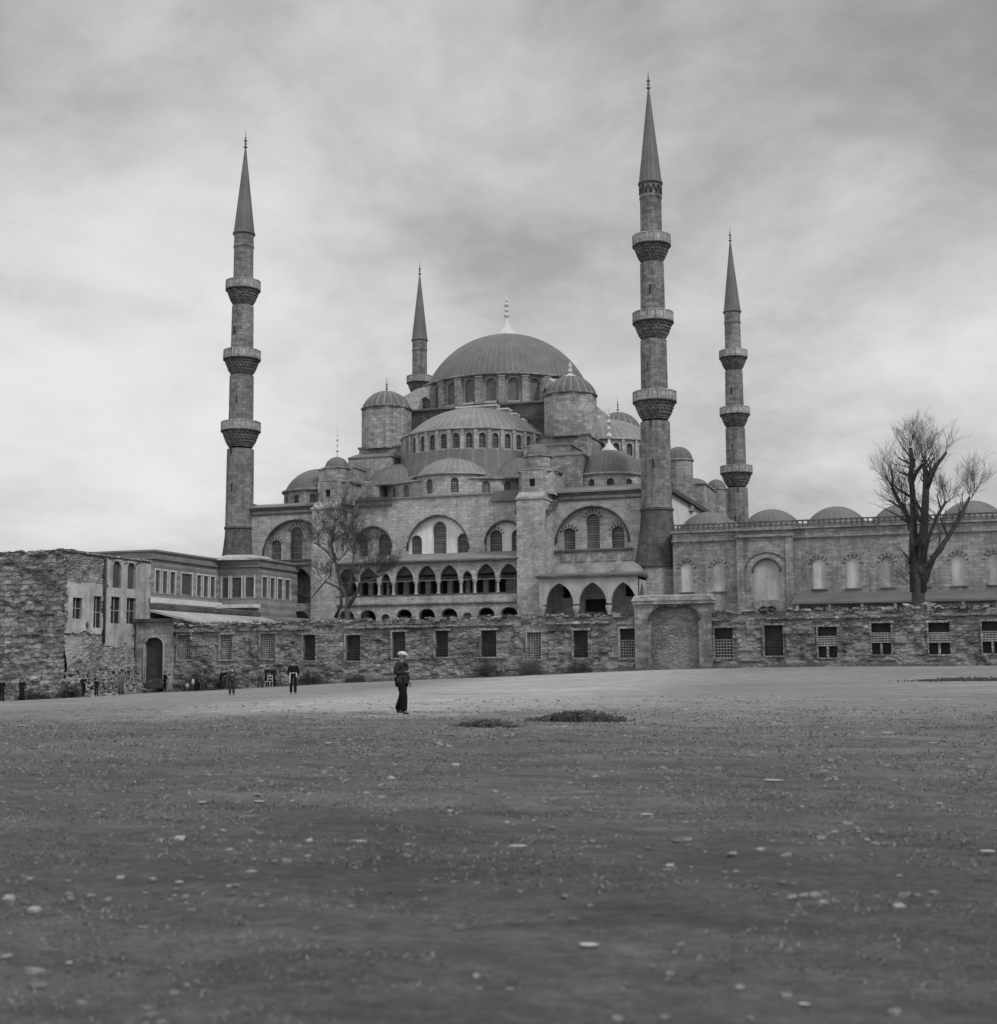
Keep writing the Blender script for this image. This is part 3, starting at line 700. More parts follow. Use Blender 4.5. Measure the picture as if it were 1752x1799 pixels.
# stepped extrados of the great arches, one on every side
steps = [(2.8, 33.3), (4.4, 32.7), (5.4, 32.0), (6.4, 31.2), (7.3, 30.4), (8.3, 29.6), (9.4, 28.9)]
outl = [(-9.5, 28.3), (9.5, 28.3)]
prev = 28.3
for x, z_ in reversed(steps):
    outl.append((x, z_))
    nxt = steps[steps.index((x, z_))-1][0] if steps.index((x, z_)) > 0 else None
    if nxt is not None: outl.append((nxt, z_))
outl2 = outl+[(-p[0], p[1]) for p in reversed(outl[2:])]
for (o, u, n) in (((CX, 13.4, 0), (1, 0, 0), (0, -1, 0)), ((38.95, CYD, 0), (0, 1, 0), (1, 0, 0)), ((13.75, CYD, 0), (0, 1, 0), (-1, 0, 0)), ((CX, 38.6, 0), (1, 0, 0), (0, 1, 0))):
    m = M(); m.panel(o, u, n, outl2, (), 1.5); so_ = m.build('stepped_arch', STONE, MO)
    l = M(); O_ = Vector(o); U_ = Vector(u); N_ = Vector(n)
    for i, (x, z_) in enumerate(steps):
        x2 = steps[i-1][0] if i else -2.8
        for sg in (1, -1):
            if i == 0 and sg < 0: continue
            a, b = sorted((sg*x, sg*x2)) if i else (-2.8, 2.8)
            P0 = [O_+U_*a+N_*.14, O_+U_*b+N_*.14, O_+U_*b-N_*1.55, O_+U_*a-N_*1.55]
            l.hexa([p+Z*(z_+.002) for p in P0]+[p+Z*(z_+.2) for p in P0])
    l.build('coping', WHITE, so_)
# --- great dome
dr = M()
rows = lambda i: [arch(0, 34.35, 1.35, 36.6, 37.35, 5)]
front = lambda a: 190 < a < 350 or a > 350
ring(dr, MO, CX, CYD, 11.15, 24, 0, 360, 33.8, 37.9, rows, WINB, hd=.3, rest=REST, front=lambda a: 195 < a < 352)
for i in range(24):
    a = R(i*15); dr.box(CX+10.9, CX+11.75, CYD-.42, CYD+.42, 33.9, 37.4, rot=a, c=(CX, CYD, 0))
dr.lathe(CX, CYD, [(11.15, 37.6), (11.75, 37.75), (11.75, 37.95), (11.0, 38.1)], 72)
cd = dr
for i in range(24):
    a = R(i*15); cd.box(CX+10.9, CX+11.85, CYD-.5, CYD+.5, 37.402, 37.5, mi=1, rot=a, c=(CX, CYD, 0))
    cd.box(CX+11.1, CX+11.5, CYD-.85, CYD+.85, 33.95, 34.25, mi=1, rot=R(i*15+7.5), c=(CX, CYD, 0))
dr.build('drum', [STONE, PLAST], MO)
gd = dome(CX, CYD, 11.0, 38.08, 7.5, 90, DOME, MO, 'great_dome', n=22, rib=.007)
m = M(); m.lathe(CX, CYD, [(1.75, 45.15), (1.8, 45.3), (1.2, 45.9), (.7, 46.7), (.3, 47.6), (.15, 48.2)], 48, ribs=12, rf=lambda a, j, i: 1+.1*abs(math.sin(a*6)), smooth=True)
m.build('bulb', FINM, gd)
finial(CX, CYD, 47.6, 4.8, 1.0, FINM, gd, base=False)
# diagonal flying buttresses
for q in range(4):
    a = R(45+90*q); U_ = Vector((math.cos(a), math.sin(a), 0)); N_ = U_.cross(Z)
    m = M(); O_ = Vector((CX, CYD, 0))+N_*.8
    prof = [(11.0, 34.0), (11.5, 34.0), (11.8, 35.4), (12.5, 35.9), (13.2, 35.4), (13.5, 34.2), (13.5, 33.0), (16.2, 33.0), (16.2, 34.6), (15.3, 35.8), (13.5, 36.9), (11.0, 37.5)]
    m.panel(O_, U_, N_, prof, (), 1.6); m.build('flying_buttress', STONEL, MO)
# weight towers
def tower(x, y, r, z0, z1, h, mat=LEADR, lobes=20, finmat=None, fh=2.2, big=False, segs=8, stone=None):
    m = M(); m.lathe(x, y, [(r, z0), (r, z1-.25), (r+.16, z1-.2), (r+.16, z1), (r-.1, z1+.05)], segs, phase=22.5 if segs == 8 else 0)
    t = m.build('tower', stone or STONE, MO)
    d = dome(x, y, r*.97, z1, h, 20, mat, t, lobes=lobes, n=9)
    if finmat: finial(x, y, z1+h-.05, fh, .45 if not big else .8, finmat, d, base=big)
    return t
tower(13.85, 13.5, 3.25, 28.3, 34.0, 2.3, finmat=FIND, fh=1.9)
tower(38.85, 13.5, 3.3, 28.3, 34.0, 2.4, finmat=FINM, fh=2.0, big=True)
tower(13.85, 38.5, 3.25, 28.3, 34.0, 2.3, finmat=FIND, fh=1.9)
tower(38.85, 38.5, 3.25, 28.3, 34.0, 2.3, finmat=FIND, fh=2.4)
# half domes
def half_dome(x, y, a0, a1, det):
    d = M()
    n = 18 if det else 16
    ring(d, MO, x, y, 9.25, n, a0, a1, 26.15, 28.85, lambda i: [arch(0, 26.5, .82, 27.9, 28.35, 4)], WIND if det else WIND, hd=.3, rest=REST, front=lambda a: det)
    for i in range(n+1):
        a = R(a0+(a1-a0)*i/n); d.box(x+9.05, x+9.45, y-.22, y+.22, 26.2, 28.75, rot=a, c=(x, y, 0))
    d.lathe(x, y, [(9.2, 28.7), (9.55, 28.82), (9.55, 29.0), (9.1, 29.1)], 72)
    d.lathe(x, y, [(9.2, 26.2), (9.0, 28.9)], 48, a0=a1, a1=a0+360)
    d.build('half_dome_drum', STONEL, MO)
    dome(x, y, 8.95, 29.05, 3.95, 60, DOMEL, MO, 'half_dome', n=16, rib=.008)
    sk = M(); sk.lathe(x, y, [(9.2, 26.35), (9.55, 26.3), (9.9, 24.9), (10.3, 23.4), (11.8, 22.58), (11.5, 22.5), (11.5, 19.4)], 60, ribs=40)
    sk.build('lead_skirt', DOME, MO)
half_dome(26.3, 13.2, 180, 360, True)
half_dome(39.2, 26, -90, 90, False)
half_dome(13.4, 26, 90, 270, False)
half_dome(26.3, 38.8, 0, 180, False)
# exedra walls and roofs in front
ex = M()
ring(ex, MO, 26.3, 13.2, 11.8, 13, 186, 354, 19.4, 22.4, lambda i: [arch(0, 20.6, .95, 21.6, 22.1, 4)], WIND, hd=.3, skip=(5, 6, 7))
ring(ex, MO, 26.5, 5.9, 5.3, 9, 190, 350, 19.4, 22.9, lambda i: [arch(0, 20.7, .95, 21.9, 22.45, 4)] if i % 2 == 1 or i in (0, 8) else [], WIN, hd=.3)
ex.lathe(26.3, 13.2, [(11.75, 22.25), (12.1, 22.35), (12.1, 22.52), (11.4, 22.6)], 60)
ex.lathe(26.5, 5.9, [(5.3, 22.8), (5.65, 22.9), (5.65, 23.05), (5.0, 23.12)], 40)
ex.build('exedra_wall', STONEL, MO)
dome(26.5, 5.8, 5.0, 23.1, 2.6, 40, DOMEL, MO, 'half_dome', n=10, rib=.01)
dome(18.4, 8.2, 4.7, 22.6, 3.0, 36, DOME, MO, 'half_dome', n=10, rib=.01)
dome(34.3, 8.2, 4.7, 22.6, 3.0, 36, DOME, MO, 'half_dome', n=10, rib=.01)
# corner domes
for (x, y, f, mt) in ((7.4, 7.2, False, DOME), (45.3, 7.2, True, DOME), (7.4, 51.5, False, DOMEL), (45.3, 51.5, False, DOMEL)):
    d = M(); ring(d, MO, x, y, 4.5, 12, 0, 360, 19.4, 22.25, lambda i: [arch(0, 20.3, .8, 21.3, 21.7, 4)], DIM, hd=.25, rest=REST, front=lambda a: 200 < a < 330 and y < 20)
    d.lathe(x, y, [(4.5, 22.1), (4.8, 22.22), (4.8, 22.4), (4.3, 22.5)], 48); d.build('dome_drum', STONEL if f else STONE, MO)
    o = dome(x, y, 4.35, 22.45, 3.2 if f else 2.95, 40, mt, MO, 'corner_dome', n=12, rib=.009)
    if f: finial(x, y, 25.5, 5.4, 1.0, FINM, o, base=True)
# turrets and walls along the courtyard side
tower(51.1, 20.0, 1.75, 19.4, 26.0, 1.7, mat=LEADD, lobes=14, segs=20)
tower(50.9, 49.0, 1.45, 19.4, 26.0, 1.4, mat=LEADD, lobes=14, segs=16)
m = M(); m.box(46.5, 51.0, 38.5, 47.8, 19.4, 25.4); m.box(46.3, 51.2, 38.3, 48.0, 25.4, 25.6); m.box(44, 50.3, 16, 36, 19.4, 23.2); m.build('side_block', STONE, MO)
dome(48.8, 43.2, 2.1, 25.6, 1.3, 16, DOME, MO, n=8)
m = M(); m.box(48.6, 49.4, 38.35, 38.49, 21.3, 24.2); m.build('window', DIM, MO)
REST.build('rear_windows', WIND, MO, kind='stuff')
# timber rail and lead patch on the roof edge
m = M()
x_ = 16.4
while x_ < 20.6: m.box(x_, x_+.07, -.5, -.43, 19.1, 20.35); x_ += .22
m.box(16.3, 20.7, -.52, -.4, 20.28, 20.38); m.box(16.3, 20.7, -.52, -.4, 19.3, 19.4)
m.build('roof_railing', WOOD, MO)
m = M(); m.hexa([(33.0, -.35, 19.2), (36.6, -.35, 19.2), (36.6, .3, 19.2), (33.0, .3, 19.2), (33.2, -.2, 20.4), (36.6, -.2, 20.4), (36.6, .3, 20.5), (33.2, .3, 20.5)]); m.build('lead_flashing', LEADD, MO)

# ------------------------------------------------------------------ courtyard
CT = empty('courtyard', (75, 5, -1), 'long stone courtyard building with blind arched windows and small domes, right of the nearest minaret', 'courtyard building')
cw = M(); yC = -3.0; xc0, xc1 = 54.7, 108.0
wcent = [56.15, 59.6]+[70.05+3.42*i for i in range(11)]
holes = [arch(c, 8.05, 1.3, 10.6, 11.25) for c in wcent]
cw.panel((0, yC, 0), (1, 0, 0), (0, -1, 0), rect(xc0, -3, xc1, 14.4), holes, 0, .28)
cw.face([(xc0, yC, -3), (xc0, 2.5, -3), (xc0, 2.5, 14.4), (xc0, yC, 14.4)], n=Vector((-1, 0, 0)))
cw.face([(xc1, yC, -3), (xc1, 32, -3), (xc1, 32, 14.4), (xc1, yC, 14.4)], n=Vector((1, 0, 0)))
cw.face([(xc0, 32, -3), (xc1, 32, -3), (xc1, 32, 14.4), (xc0, 32, 14.4)], n=Vector((0, 1, 0)))
cw.build('front_wall', COURT, CT)
BL2 = [BLIND, plasterm('dim_infill', .27, .3, .4), plasterm('patched_infill', .36, .4, .45)]
for i, (c, h) in enumerate(zip(wcent, holes)): wpane(CT, (0, yC, 0), (1, 0, 0), (0, -1, 0), h, .28, BL2[(0, 2, 0, 0, 1, 1, 0, 2, 0, 1, 2, 0, 1)[i]], 'blind_window')
v_ = M()
for c in wcent:
    v_ = M(); voussoir(v_, c, 10.6, .72, yC-.01, 7, .3, .1, 5, 175); v_.build('voussoirs', STONED, CT)
    v_ = M(); v_.box(c-.8, c+.8, yC-.12, yC-.004, 7.85, 8.04); v_.build('sill', STONED, CT)
gt = M(); gx0, gx1 = 61.65, 67.5; yG = -3.65
nich = arch(64.75, 7.0, 2.9, 9.9, 11.35); nl = arch(64.7, 5.1, 2.2, 5.6, 6.25)
gt.panel((0, yG, 0), (1, 0, 0), (0, -1, 0), rect(gx0, -3, gx1, 14.3), [nich, nl], 0, .3)
for x, n in ((gx0, -1), (gx1, 1)): gt.face([(x, yG, -3), (x, yC, -3), (x, yC, 14.3), (x, yG, 14.3)], n=Vector((n, 0, 0)))
gt.box(gx0+.0, gx0+.75, yG-.14, yG-.003, -3, 14.0); gt.box(gx1-.75, gx1, yG-.14, yG-.003, -3, 14.0)
g_ = gt.build('gate_projection', COURT, CT)
wpane(g_, (0, yG, 0), (1, 0, 0), (0, -1, 0), nich, .3, PLAST, 'arched_niche'); wpane(g_, (0, yG, 0), (1, 0, 0), (0, -1, 0), nl, .3, DARK, 'doorway')
m = M(); m.tube([(p[0], yG-.03, p[1]) for p in nich[2:]], .1, 5); m.build('arch_moulding', STONED, g_); m = M(); m.tube([(64.75+(p[0]-64.75)*1.5, yG-.02, 7+(p[1]-7)*1.14) for p in nich[2:]], .07, 5); m.build('arch_moulding', STONED, g_)
m = M(); m.box(64.55, 64.68, yG+.1, yG+.2, 5.1, 6.2); m.build('door_post', STONED, g_)
cc_ = M(); cc_.box(xc0-.1, gx0, yC-.22, yC-.003, 13.45, 13.65); cc_.box(gx1, xc1, yC-.22, yC-.003, 13.45, 13.65); cc_.box(gx0-.15, gx1+.15, yG-.3, yG-.004, 13.6, 13.85)
cc_.box(xc0-.2, xc1, yC-.3, yC+.6, 14.4, 14.6); cc_.box(gx0-.2, gx1+.2, yG-.35, yC-.31, 14.3, 14.6)
cc_.build('cornice', COURT, CT)
bb = M(); x_ = xc0
while x_ < xc1:
    bb.box(x_, x_+.16, yC-.22, yC-.02, 14.6, 15.2)
    if random.random() < .93: pass
    x_ += .55
bb.box(xc0-.1, xc1, yC-.26, yC+.02, 15.2, 15.33); bb.box(xc0-.1, xc1, yC-.18, yC-.06, 14.86, 14.94)
bb.build('balustrade', STONED, CT)
m = M(); m.box(xc0, xc1, yC+.6, 5.5, 14.2, 14.75); m.hexa([(xc0,yC+.7,14.7),(xc1,yC+.7,14.7),(xc1,2,14.7),(xc0,2,14.7),(xc0,yC+.9,15.05),(xc1,yC+.9,15.05),(xc1,2,15.2),(xc0,2,15.2)]); m.box(xc0, 61, 5.5, 32, 14.2, 14.7); m.box(100, xc1, 5.5, 32, 14.2, 14.7); m.box(61, 100, 26, 32, 14.2, 14.7)
m.build('gallery_roof', LEADD, CT)
def cdome(x, y, r=3.25, h=2.15):
    m = M(); m.lathe(x, y, [(r+.15, 14.65), (r+.15, 14.95), (r, 15.0)], 24); d = m.build('dome_drum', STONE, CT)
    dome(x, y, r, 15.0, h, 30, DOME, d, n=9, rib=.012)
for i in range(8): cdome(57.8+6.88*i, 1.9)
for y in (9.0, 16, 23): cdome(58.0, y)
for i in range(1, 7): cdome(57.8+6.88*i, 29)
m = M(); m.hexa([(67.52, -6.4, 6.35), (xc1, -6.4, 6.35), (xc1, yC-.01, 6.9), (67.52, yC-.01, 6.9), (67.52, -6.4, 6.55), (xc1, -6.4, 6.55), (xc1, yC-.01, 7.6), (67.52, yC-.01, 7.6)])
m.build('lean_to_roof', LEADD, CT)
m = M()
for i in range(13): m.box(67.9+3.2*i, 68.2+3.2*i, -6.2, -5.9, -1.5, 6.3)
m.build('lean_to_posts', STONEL, CT)

# ------------------------------------------------------------------ imperial pavilion at the left
PV = empty('pavilion', (5, -20, -1), 'low flat roofed stone pavilion with rows of tall windows, right of the ruined building', 'pavilion')
def striped(name, base):
    s = NT(name)
    sx = s.n('ShaderNodeSeparateXYZ'); s.t.links.new(s.P, sx.inputs[0])
    st = s.rng(s.m_('ABSOLUTE', s.m_('SUBTRACT', s.m_('FRACT', s.m_('MULTIPLY', s.m_('ADD', sx.outputs[2], s.m_('MULTIPLY', s.noise(s.P, .3, 3), .3)), 1.1)), .5)), .2, .32, 1.15, .82)
    v = s.m_('MULTIPLY', s.m_('MULTIPLY', st, base), s.m_('MULTIPLY', s.rng(s.noise(s.P, .6, 5, .6), .3, .7, .75, 1.25), s.rng(s.noise(s.P, 5, 5, .7), .25, .75, .88, 1.12)))
    return s.grey(v, s.noise(s.P, 4, 4), .3, .04)
STRIPE = striped('banded_masonry', .18)
def pav_block(X0, X1, Y0, Y1, zt, side, front_, nm):
    m = M()
    sh = [rect(y0, 8.2, y1, 10.35) for y0, y1 in side]; fh = [rect(x0, 8.2, x1, 10.35) for x0, x1 in front_]
    m.panel((X1, 0, 0), (0, 1, 0), (1, 0, 0), rect(Y0, -3, Y1, zt-.9), sh, 0, .16)
    m.panel((0, Y0, 0), (1, 0, 0), (0, -1, 0), rect(X0, -3, X1, zt-.9), fh, 0, .16)
    m.face([(X0, Y0, -3), (X0, Y1, -3), (X0, Y1, zt-.9), (X0, Y0, zt-.9)], n=Vector((-1, 0, 0)))
    m.face([(X0, Y1, -3), (X1, Y1, -3), (X1, Y1, zt-.9), (X0, Y1, zt-.9)], n=Vector((0, 1, 0)))
    o = m.build(nm, STRIPE, PV)
    for h in sh: wpane(o, (X1, 0, 0), (0, 1, 0), (1, 0, 0), h, .16, DIM)
    for h in fh: wpane(o, (0, Y0, 0), (1, 0, 0), (0, -1, 0), h, .16, DIM)
    c = M(); c.box(X0-.25, X1+.3, Y0-.3, Y1+.1, zt-.9, zt-.7); c.box(X0-.1, X1+.1, Y0-.1, Y1, zt-.7, zt-.12); c.box(X0-.35, X1+.4, Y0-.4, Y1+.1, zt-.12, zt+.05)
    c.build('cornice', STRIPE, o)
    p = M()
    for y0, y1 in side:
        for y in (y0-.12, y1+.12): p.box(X1+.003, X1+.07, y-.08, y+.08, 8.0, 10.6)
        p.box(X1+.003, X1+.1, y0-.25, y1+.25, 10.42, 10.6)
    for x0, x1 in front_:
        for x in (x0-.12, x1+.12): p.box(x-.08, x+.08, Y0-.07, Y0-.003, 8.0, 10.6)
    p.build('window_frames', plasterm('frame_stone', .4, .25, .3), o)
    return o
def yy(px, X): return at(px, 1020, X=X).y
def xx(px, Y): return at(px, 1020, Y=Y).x
X1 = 4.75
pav_block(-7, X1, -25.7, -12.5, 12.45, [(yy(a, X1), yy(b, X1)) for a, b in ((273, 280), (286, 293), (299, 307), (319, 337), (346, 353), (358, 365), (370, 377))], [(-5, -4), (-2.5, -1.5), (0, 1), (2.5, 3.5)], 'near_wing')
X2 = 9.8
pav_block(-3, X2, -12.5, -3.2, 12.4, [(yy(a, X2), yy(b, X2)) for a, b in ((461, 469), (475, 482), (488, 496), (501, 509))], [(xx(a, -12.5), xx(b, -12.5)) for a, b in ((391, 401), (408, 424), (432, 446))], 'far_wing')
m = M(); m.hexa([(3.9,-14.2,12.3),(9.9,-12.8,12.3),(9.6,-7,12.3),(3.9,-7,12.3),(5.5,-12.2,13.0),(8.3,-11.4,13.0),(8.3,-8,13.0),(5.5,-8,13.0)]); m.build('low_roof', PLAST, PV)
m = M(); m.box(X1, X1+.5, -26.2, -12.6, 7.0, 7.55); m.box(X1+.5, X2+.3, -14, -12.7, 6.9, 7.3); m.build('pale_ledge', WHITE, PV)
m = M(); m.box(-7, 9.8, -34.5, -25.8, -3, 6.3); m.box(X1+.02, 9.8, -25.8, -12.6, -3, 6.3); m.box(9.8, 13.5, -12.5, -5.2, -3, 5.8); m.build('lower_storey', STRIPE, PV)
m = M(); m.box(-7.2, 10.0, -34.7, -26.25, 6.3, 6.5); m.box(X1+.55, 10.0, -26.25, -12.62, 6.3, 6.5)
m.hexa([(10.003,-34.6,5.7),(16,-34.6,4.3),(16,-7,4.3),(10.003,-7,5.7),(10.003,-34.6,5.9),(16,-34.6,4.5),(16,-7,4.5),(10.003,-7,5.9)])
m.build('lower_roof', PLAST, PV)
m = M(); m.box(-7.3, 10.1, -34.8, -34.7, 6.0, 6.55); m.box(10.003, 10.12, -34.7, -12.62, 5.95, 6.45); m.build('lower_cornice', STONED, PV)
m = M(); m.box(10.2, 13.5, -34.4, -7, -3, 4.4); m.build('lean_to_wall', PLAST, PV)

# ------------------------------------------------------------------ rough walls with real relief
def relief_wall(m, O, U, N, L, z0f, z1f, step, holes, amp=.06, hd=.45, thick=.9, seed=0, bulge=None, top_rag=.12, back=True):
    """grid wall with random relief; holes = list of (u0,z0,u1,z1)"""
    O = Vector(O); U = Vector(U).normalized(); N = Vector(N).normalized()
    us = sorted(set([round(i*step, 4) for i in range(int(L/step)+1)]+[L]+[h[0] for h in holes]+[h[2] for h in holes]))
    zmin = min(z0f(u) for u in us); zmax = max(z1f(u) for u in us)
    zs = sorted(set([round(zmin+i*step*.85, 4) for i in range(int((zmax-zmin)/(step*.85))+2)]+[h[1] for h in holes]+[h[3] for h in holes]))
    tops = [z1f(u)+top_rag*noise.fractal(Vector((u*.7, seed, 0)), 1, 2, 4)+top_rag*.8*(noise.cell(Vector((u*1.7, seed, 1)))-.5) for u in us]
    k = len(m.v); nu, nz = len(us), len(zs); t_ = Z.cross(N)
    for j, z in enumerate(zs):
        for i, u in enumerate(us):
            zz = min(z, tops[i]); p = Vector((u*1.6, zz*2.8, seed*7.1))
            a = amp*(noise.cell(Vector((u*1.5+.3*noise.noise(p*.4), zz*2.6, seed)))-.5)*1.2+amp*noise.fractal(p, 1, 2, 3)
            onh = any(abs(u-h[0]) < 1e-3 or abs(u-h[2]) < 1e-3 or abs(z-h[1]) < 1e-3 or abs(z-h[3]) < 1e-3 for h in holes if h[0]-.01 <= u <= h[2]+.01 and h[1]-.01 <= z <= h[3]+.01)
            if onh: a = 0
            b = bulge(u, zz) if bulge else 0
            m.v.append(tuple(O+U*u+Z*zz+N*(a+b)))
    for j in range(nz-1):
        for i in range(nu-1):
            if zs[j] >= max(tops[i], tops[i+1]): continue
            uc, zc = (us[i]+us[i+1])/2, (zs[j]+zs[j+1])/2
            if any(h[0] < uc < h[2] and h[1] < zc < h[3] for h in holes): continue
            f = [k+j*nu+i, k+j*nu+i+1, k+(j+1)*nu+i+1, k+(j+1)*nu+i]
            if U.cross(Z).dot(N) < 0: f.reverse()
            m.f.append(f); m.uv.append([(Vector(m.v[q]).dot(t_), m.v[q][2]) for q in f]); m.mi.append(0); m.sm.append(False)
    pt = lambda u, z, d: O+U*u+Z*z-N*d
    for (a, b, c, d) in holes:
        cc = pt((a+c)/2, (b+d)/2, 0)
        for e, f in (((a, b), (c, b)), ((c, b), (c, d)), ((c, d), (a, d)), ((a, d), (a, b))):
            mid = (pt(*e, 0)+pt(*f, 0))/2
            m.face([pt(*e, 0), pt(*f, 0), pt(*f, hd), pt(*e, hd)], n=cc-mid)
    if back:
        for i in range(nu-1):
            a, b = us[i], us[i+1]; za, zb = tops[i], tops[i+1]
            m.face([pt(a, za, -amp*.5), pt(b, zb, -amp*.5), pt(b, zb, thick), pt(a, za, thick)], n=Z)
            m.face([pt(a, z0f(a), thick), pt(b, z0f(b), thick), pt(b, zb, thick), pt(a, za, thick)], n=-N)
    return us, tops

def rock(m, c, s, seed, mi=0, flat=.6):
    """irregular block"""
    rnd = random.Random(seed); rot = Matrix.Rotation(rnd.uniform(0, 3.14), 3, 'Z') @ Matrix.Rotation(rnd.uniform(-.4, .4), 3, 'X')
    P = []
    for z in (-1, 1):
        for (x, y) in ((-1, -1), (1, -1), (1, 1), (-1, 1)):
            q = rnd.uniform(.65, 1.0); P.append(Vector(c)+rot @ Vector((x*s*q*rnd.uniform(.7, 1), y*s*q*.75, z*s*flat*q)))
    m.hexa(P, mi)

def grille(m, O, U, N, x0, z0, x1, z1, d, nx, nz, r=.022):
    O = Vector(O); U = Vector(U); N = Vector(N)
    for i in range(nx+1):
        u = x0+(x1-x0)*i/nx; p = O+U*u-N*d; m.tube([p+Z*z0, p+Z*z1], r, 4, cap=False, smooth=False)
    for i in range(nz+1):
        z = z0+(z1-z0)*i/nz; p = O-N*(d-.03)+Z*z; m.tube([p+U*x0, p+U*x1], r, 4, cap=False, smooth=False)

# perimeter wall -------------------------------------------------------------
YW = -50.0
PW = empty('perimeter_wall', (45, YW+.4, -1), 'long weathered rubble wall with barred windows and ragged top across the open ground', 'stone wall')
zbase = lambda x: gz(x, YW-.3)-.5
def wall_run(x0, x1, wins, seed):
    m = M(); holes = [(a-x0, z0, b-x0, z1) for a, b, z0, z1 in wins]
    us, tops = relief_wall(m, (x0, YW, 0), (1, 0, 0), (0, -1, 0), x1-x0, lambda u: zbase(x0+u), lambda u: 3.72+.0045*(x0+u-20), .17, holes, .09, .5, .9, seed)
    m.build('wall_stretch', RUB, PW)
    c = M(); u = 0; sd = seed*1000
    while u < x1-x0-.3:
        wd = random.uniform(.25, .75); i = min(len(us)-1, int(u/.17)); zt = tops[i]
        if random.random() < .8: rock(c, (x0+u+wd/2, YW+random.uniform(-.12, .5), zt+random.uniform(-.05, .09)), wd*.5, sd, flat=random.uniform(.25, .5), mi=1 if random.random() < .13 else 0)
        sd += 1; u += wd*.62
    # a dark projecting string of slabs under the top, broken away in places
    u = 0
    while u < x1-x0-.5:
        wd = random.uniform(.4, 1.0)
        if noise.noise(Vector((u*.25, seed, 9))) > -.12: c.box(x0+u, x0+u+wd*.97, YW-.16-random.uniform(0, .06), YW+.1, 3.1+.0045*(x0+u-20)+random.uniform(-.03, .03), 3.26+.0045*(x0+u-20)+random.uniform(-.02, .03), mi=0)
        u += wd
    c.build('coping_stones', [RUBB, HEAP], PW)
# (centre px, width px, kind): kinds of window seen along the wall
wl = [(322,22,'lo'),(397,22,'mix'),(470,23,'mix'),(543,22,'dark'),(620,23,'dark'),(700,24,'dim'),(777,23,'dark'),(858,25,'dark'),(938,26,'mix'),(1020,28,'dark'),(1105,30,'split')]
wr = [(1270,32,'split'),(1358,32,'dark'),(1455,34,'half'),(1550,34,'half'),(1650,34,'half'),(1745,34,'half'),(1845,34,'dark')]
def wspec(lst):
    o = []
    for px, wpx, k in lst:
        a = at(px-wpx/2, 1120, Y=YW).x; b = at(px+wpx/2, 1120, Y=YW).x
        x = (a+b)/2; base = (.8 if x < 60 else .75)+.12*math.sin(px*1.7); a += .06*math.sin(px); b += .07*math.cos(px*2.3)
        o.append((a, b, base+.0, base+2.0+(.12 if x > 60 else 0)))
    return o
L1 = wspec(wl); R1 = wspec(wr)
wall_run(22.6, 61.9, L1, 3); wall_run(66.6, 112, R1, 5)
for (a, b, z0, z1), (px, wp, kd) in zip(L1+R1, wl+wr):
    f = M(); f.box(a-.14, b+.22, YW-.06, YW+.1, z1+.003, z1+.16); f.box(a-.06, b+.06, YW-.05, YW+.12, z0-.1, z0-.003)
    f.box(a-.1, a-.003, YW-.05, YW+.12, z0, z1)
    fo = f.build('window', SIDER if px < 1200 else RUBB, PW)
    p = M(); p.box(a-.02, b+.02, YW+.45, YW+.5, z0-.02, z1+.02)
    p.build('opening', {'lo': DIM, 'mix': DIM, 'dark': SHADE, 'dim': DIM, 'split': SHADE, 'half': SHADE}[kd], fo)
    g = M(); O_, U_, N_ = (0, YW, 0), (1, 0, 0), (0, -1, 0)
    n_ = max(5, int((b-a)/.19))
    if kd in ('lo', 'mix'): grille(g, O_, U_, N_, a+.02, z0+.03, b-.02, z1-.03, .16, n_, 11)
    elif kd == 'dark': grille(g, O_, U_, N_, a+.02, z0+.03, b-.02, z0+(z1-z0)*.42, .3, n_, 4)
    elif kd == 'dim': grille(g, O_, U_, N_, a+.02, z0+.03, b-.02, z1-.03, .3, n_, 9)
    elif kd == 'split': grille(g, O_, U_, N_, a+.02, z0+.03, b-.02, z0+(z1-z0)*.6, .12, n_, 6)
    else: grille(g, O_, U_, N_, a+.02, z0+(z1-z0)*.38, b-.02, z0+(z1-z0)*.68, .08, n_, 4, .03)
    g.build('grille', IRONL if kd in ('lo', 'split', 'half', 'mix') else IRON, fo)
    if kd == 'half':
        q = M(); q.box(a+.02, b-.02, YW+.1, YW+.4, z0+(z1-z0)*.38, z0+(z1-z0)*.66); q.box((a+b)/2-.09, (a+b)/2+.07, YW+.05, YW+.4, z0, z0+(z1-z0)*.38); q.build('infill', RUBB, fo)
    if kd in ('lo', 'mix'):
        q = M(); q.box(a+.02, a+(b-a)*.45, YW+.2, YW+.44, z0, z0+(z1-z0)*.75); q.build('infill', RUBB, fo)
# right hand gateway, walled up
GW = empty('gateway', (64.1, YW, -.5), 'stone gateway with a walled up arch in the rubble wall, below the nearest minaret', 'gateway')
m = M(); ag = arch(64.2, -.9, 3.5, 3.35, 4.25)
m.panel((0, YW-.35, 0), (1, 0, 0), (0, -1, 0), rect(61.3, -1.2, 66.85, 4.55), [ag], 1.5, .55)
m.build('gate_wall', masonry('gate_stone', .19, .8, .4, .25, .7, .35, .3), GW)
m = M(); m.panel((0, YW+.12, 0), (1, 0, 0), (0, -1, 0), rect(62.2, -1.2, 66.2, 4.4), (), .3); m.build('walled_arch', SEAL, GW)
m = M(); m.box(61.15, 66.95, YW-.55, YW+1.5, 4.56, 4.8); m.hexa([(61.1,YW-.65,4.8),(67.0,YW-.65,4.8),(67.0,YW+1.6,4.8),(61.1,YW+1.6,4.8),(61.3,YW-.5,5.15),(66.8,YW-.5,5.15),(66.8,YW+1.2,5.3),(61.3,YW+1.2,5.3)]); m.build('cornice', STONE, GW)
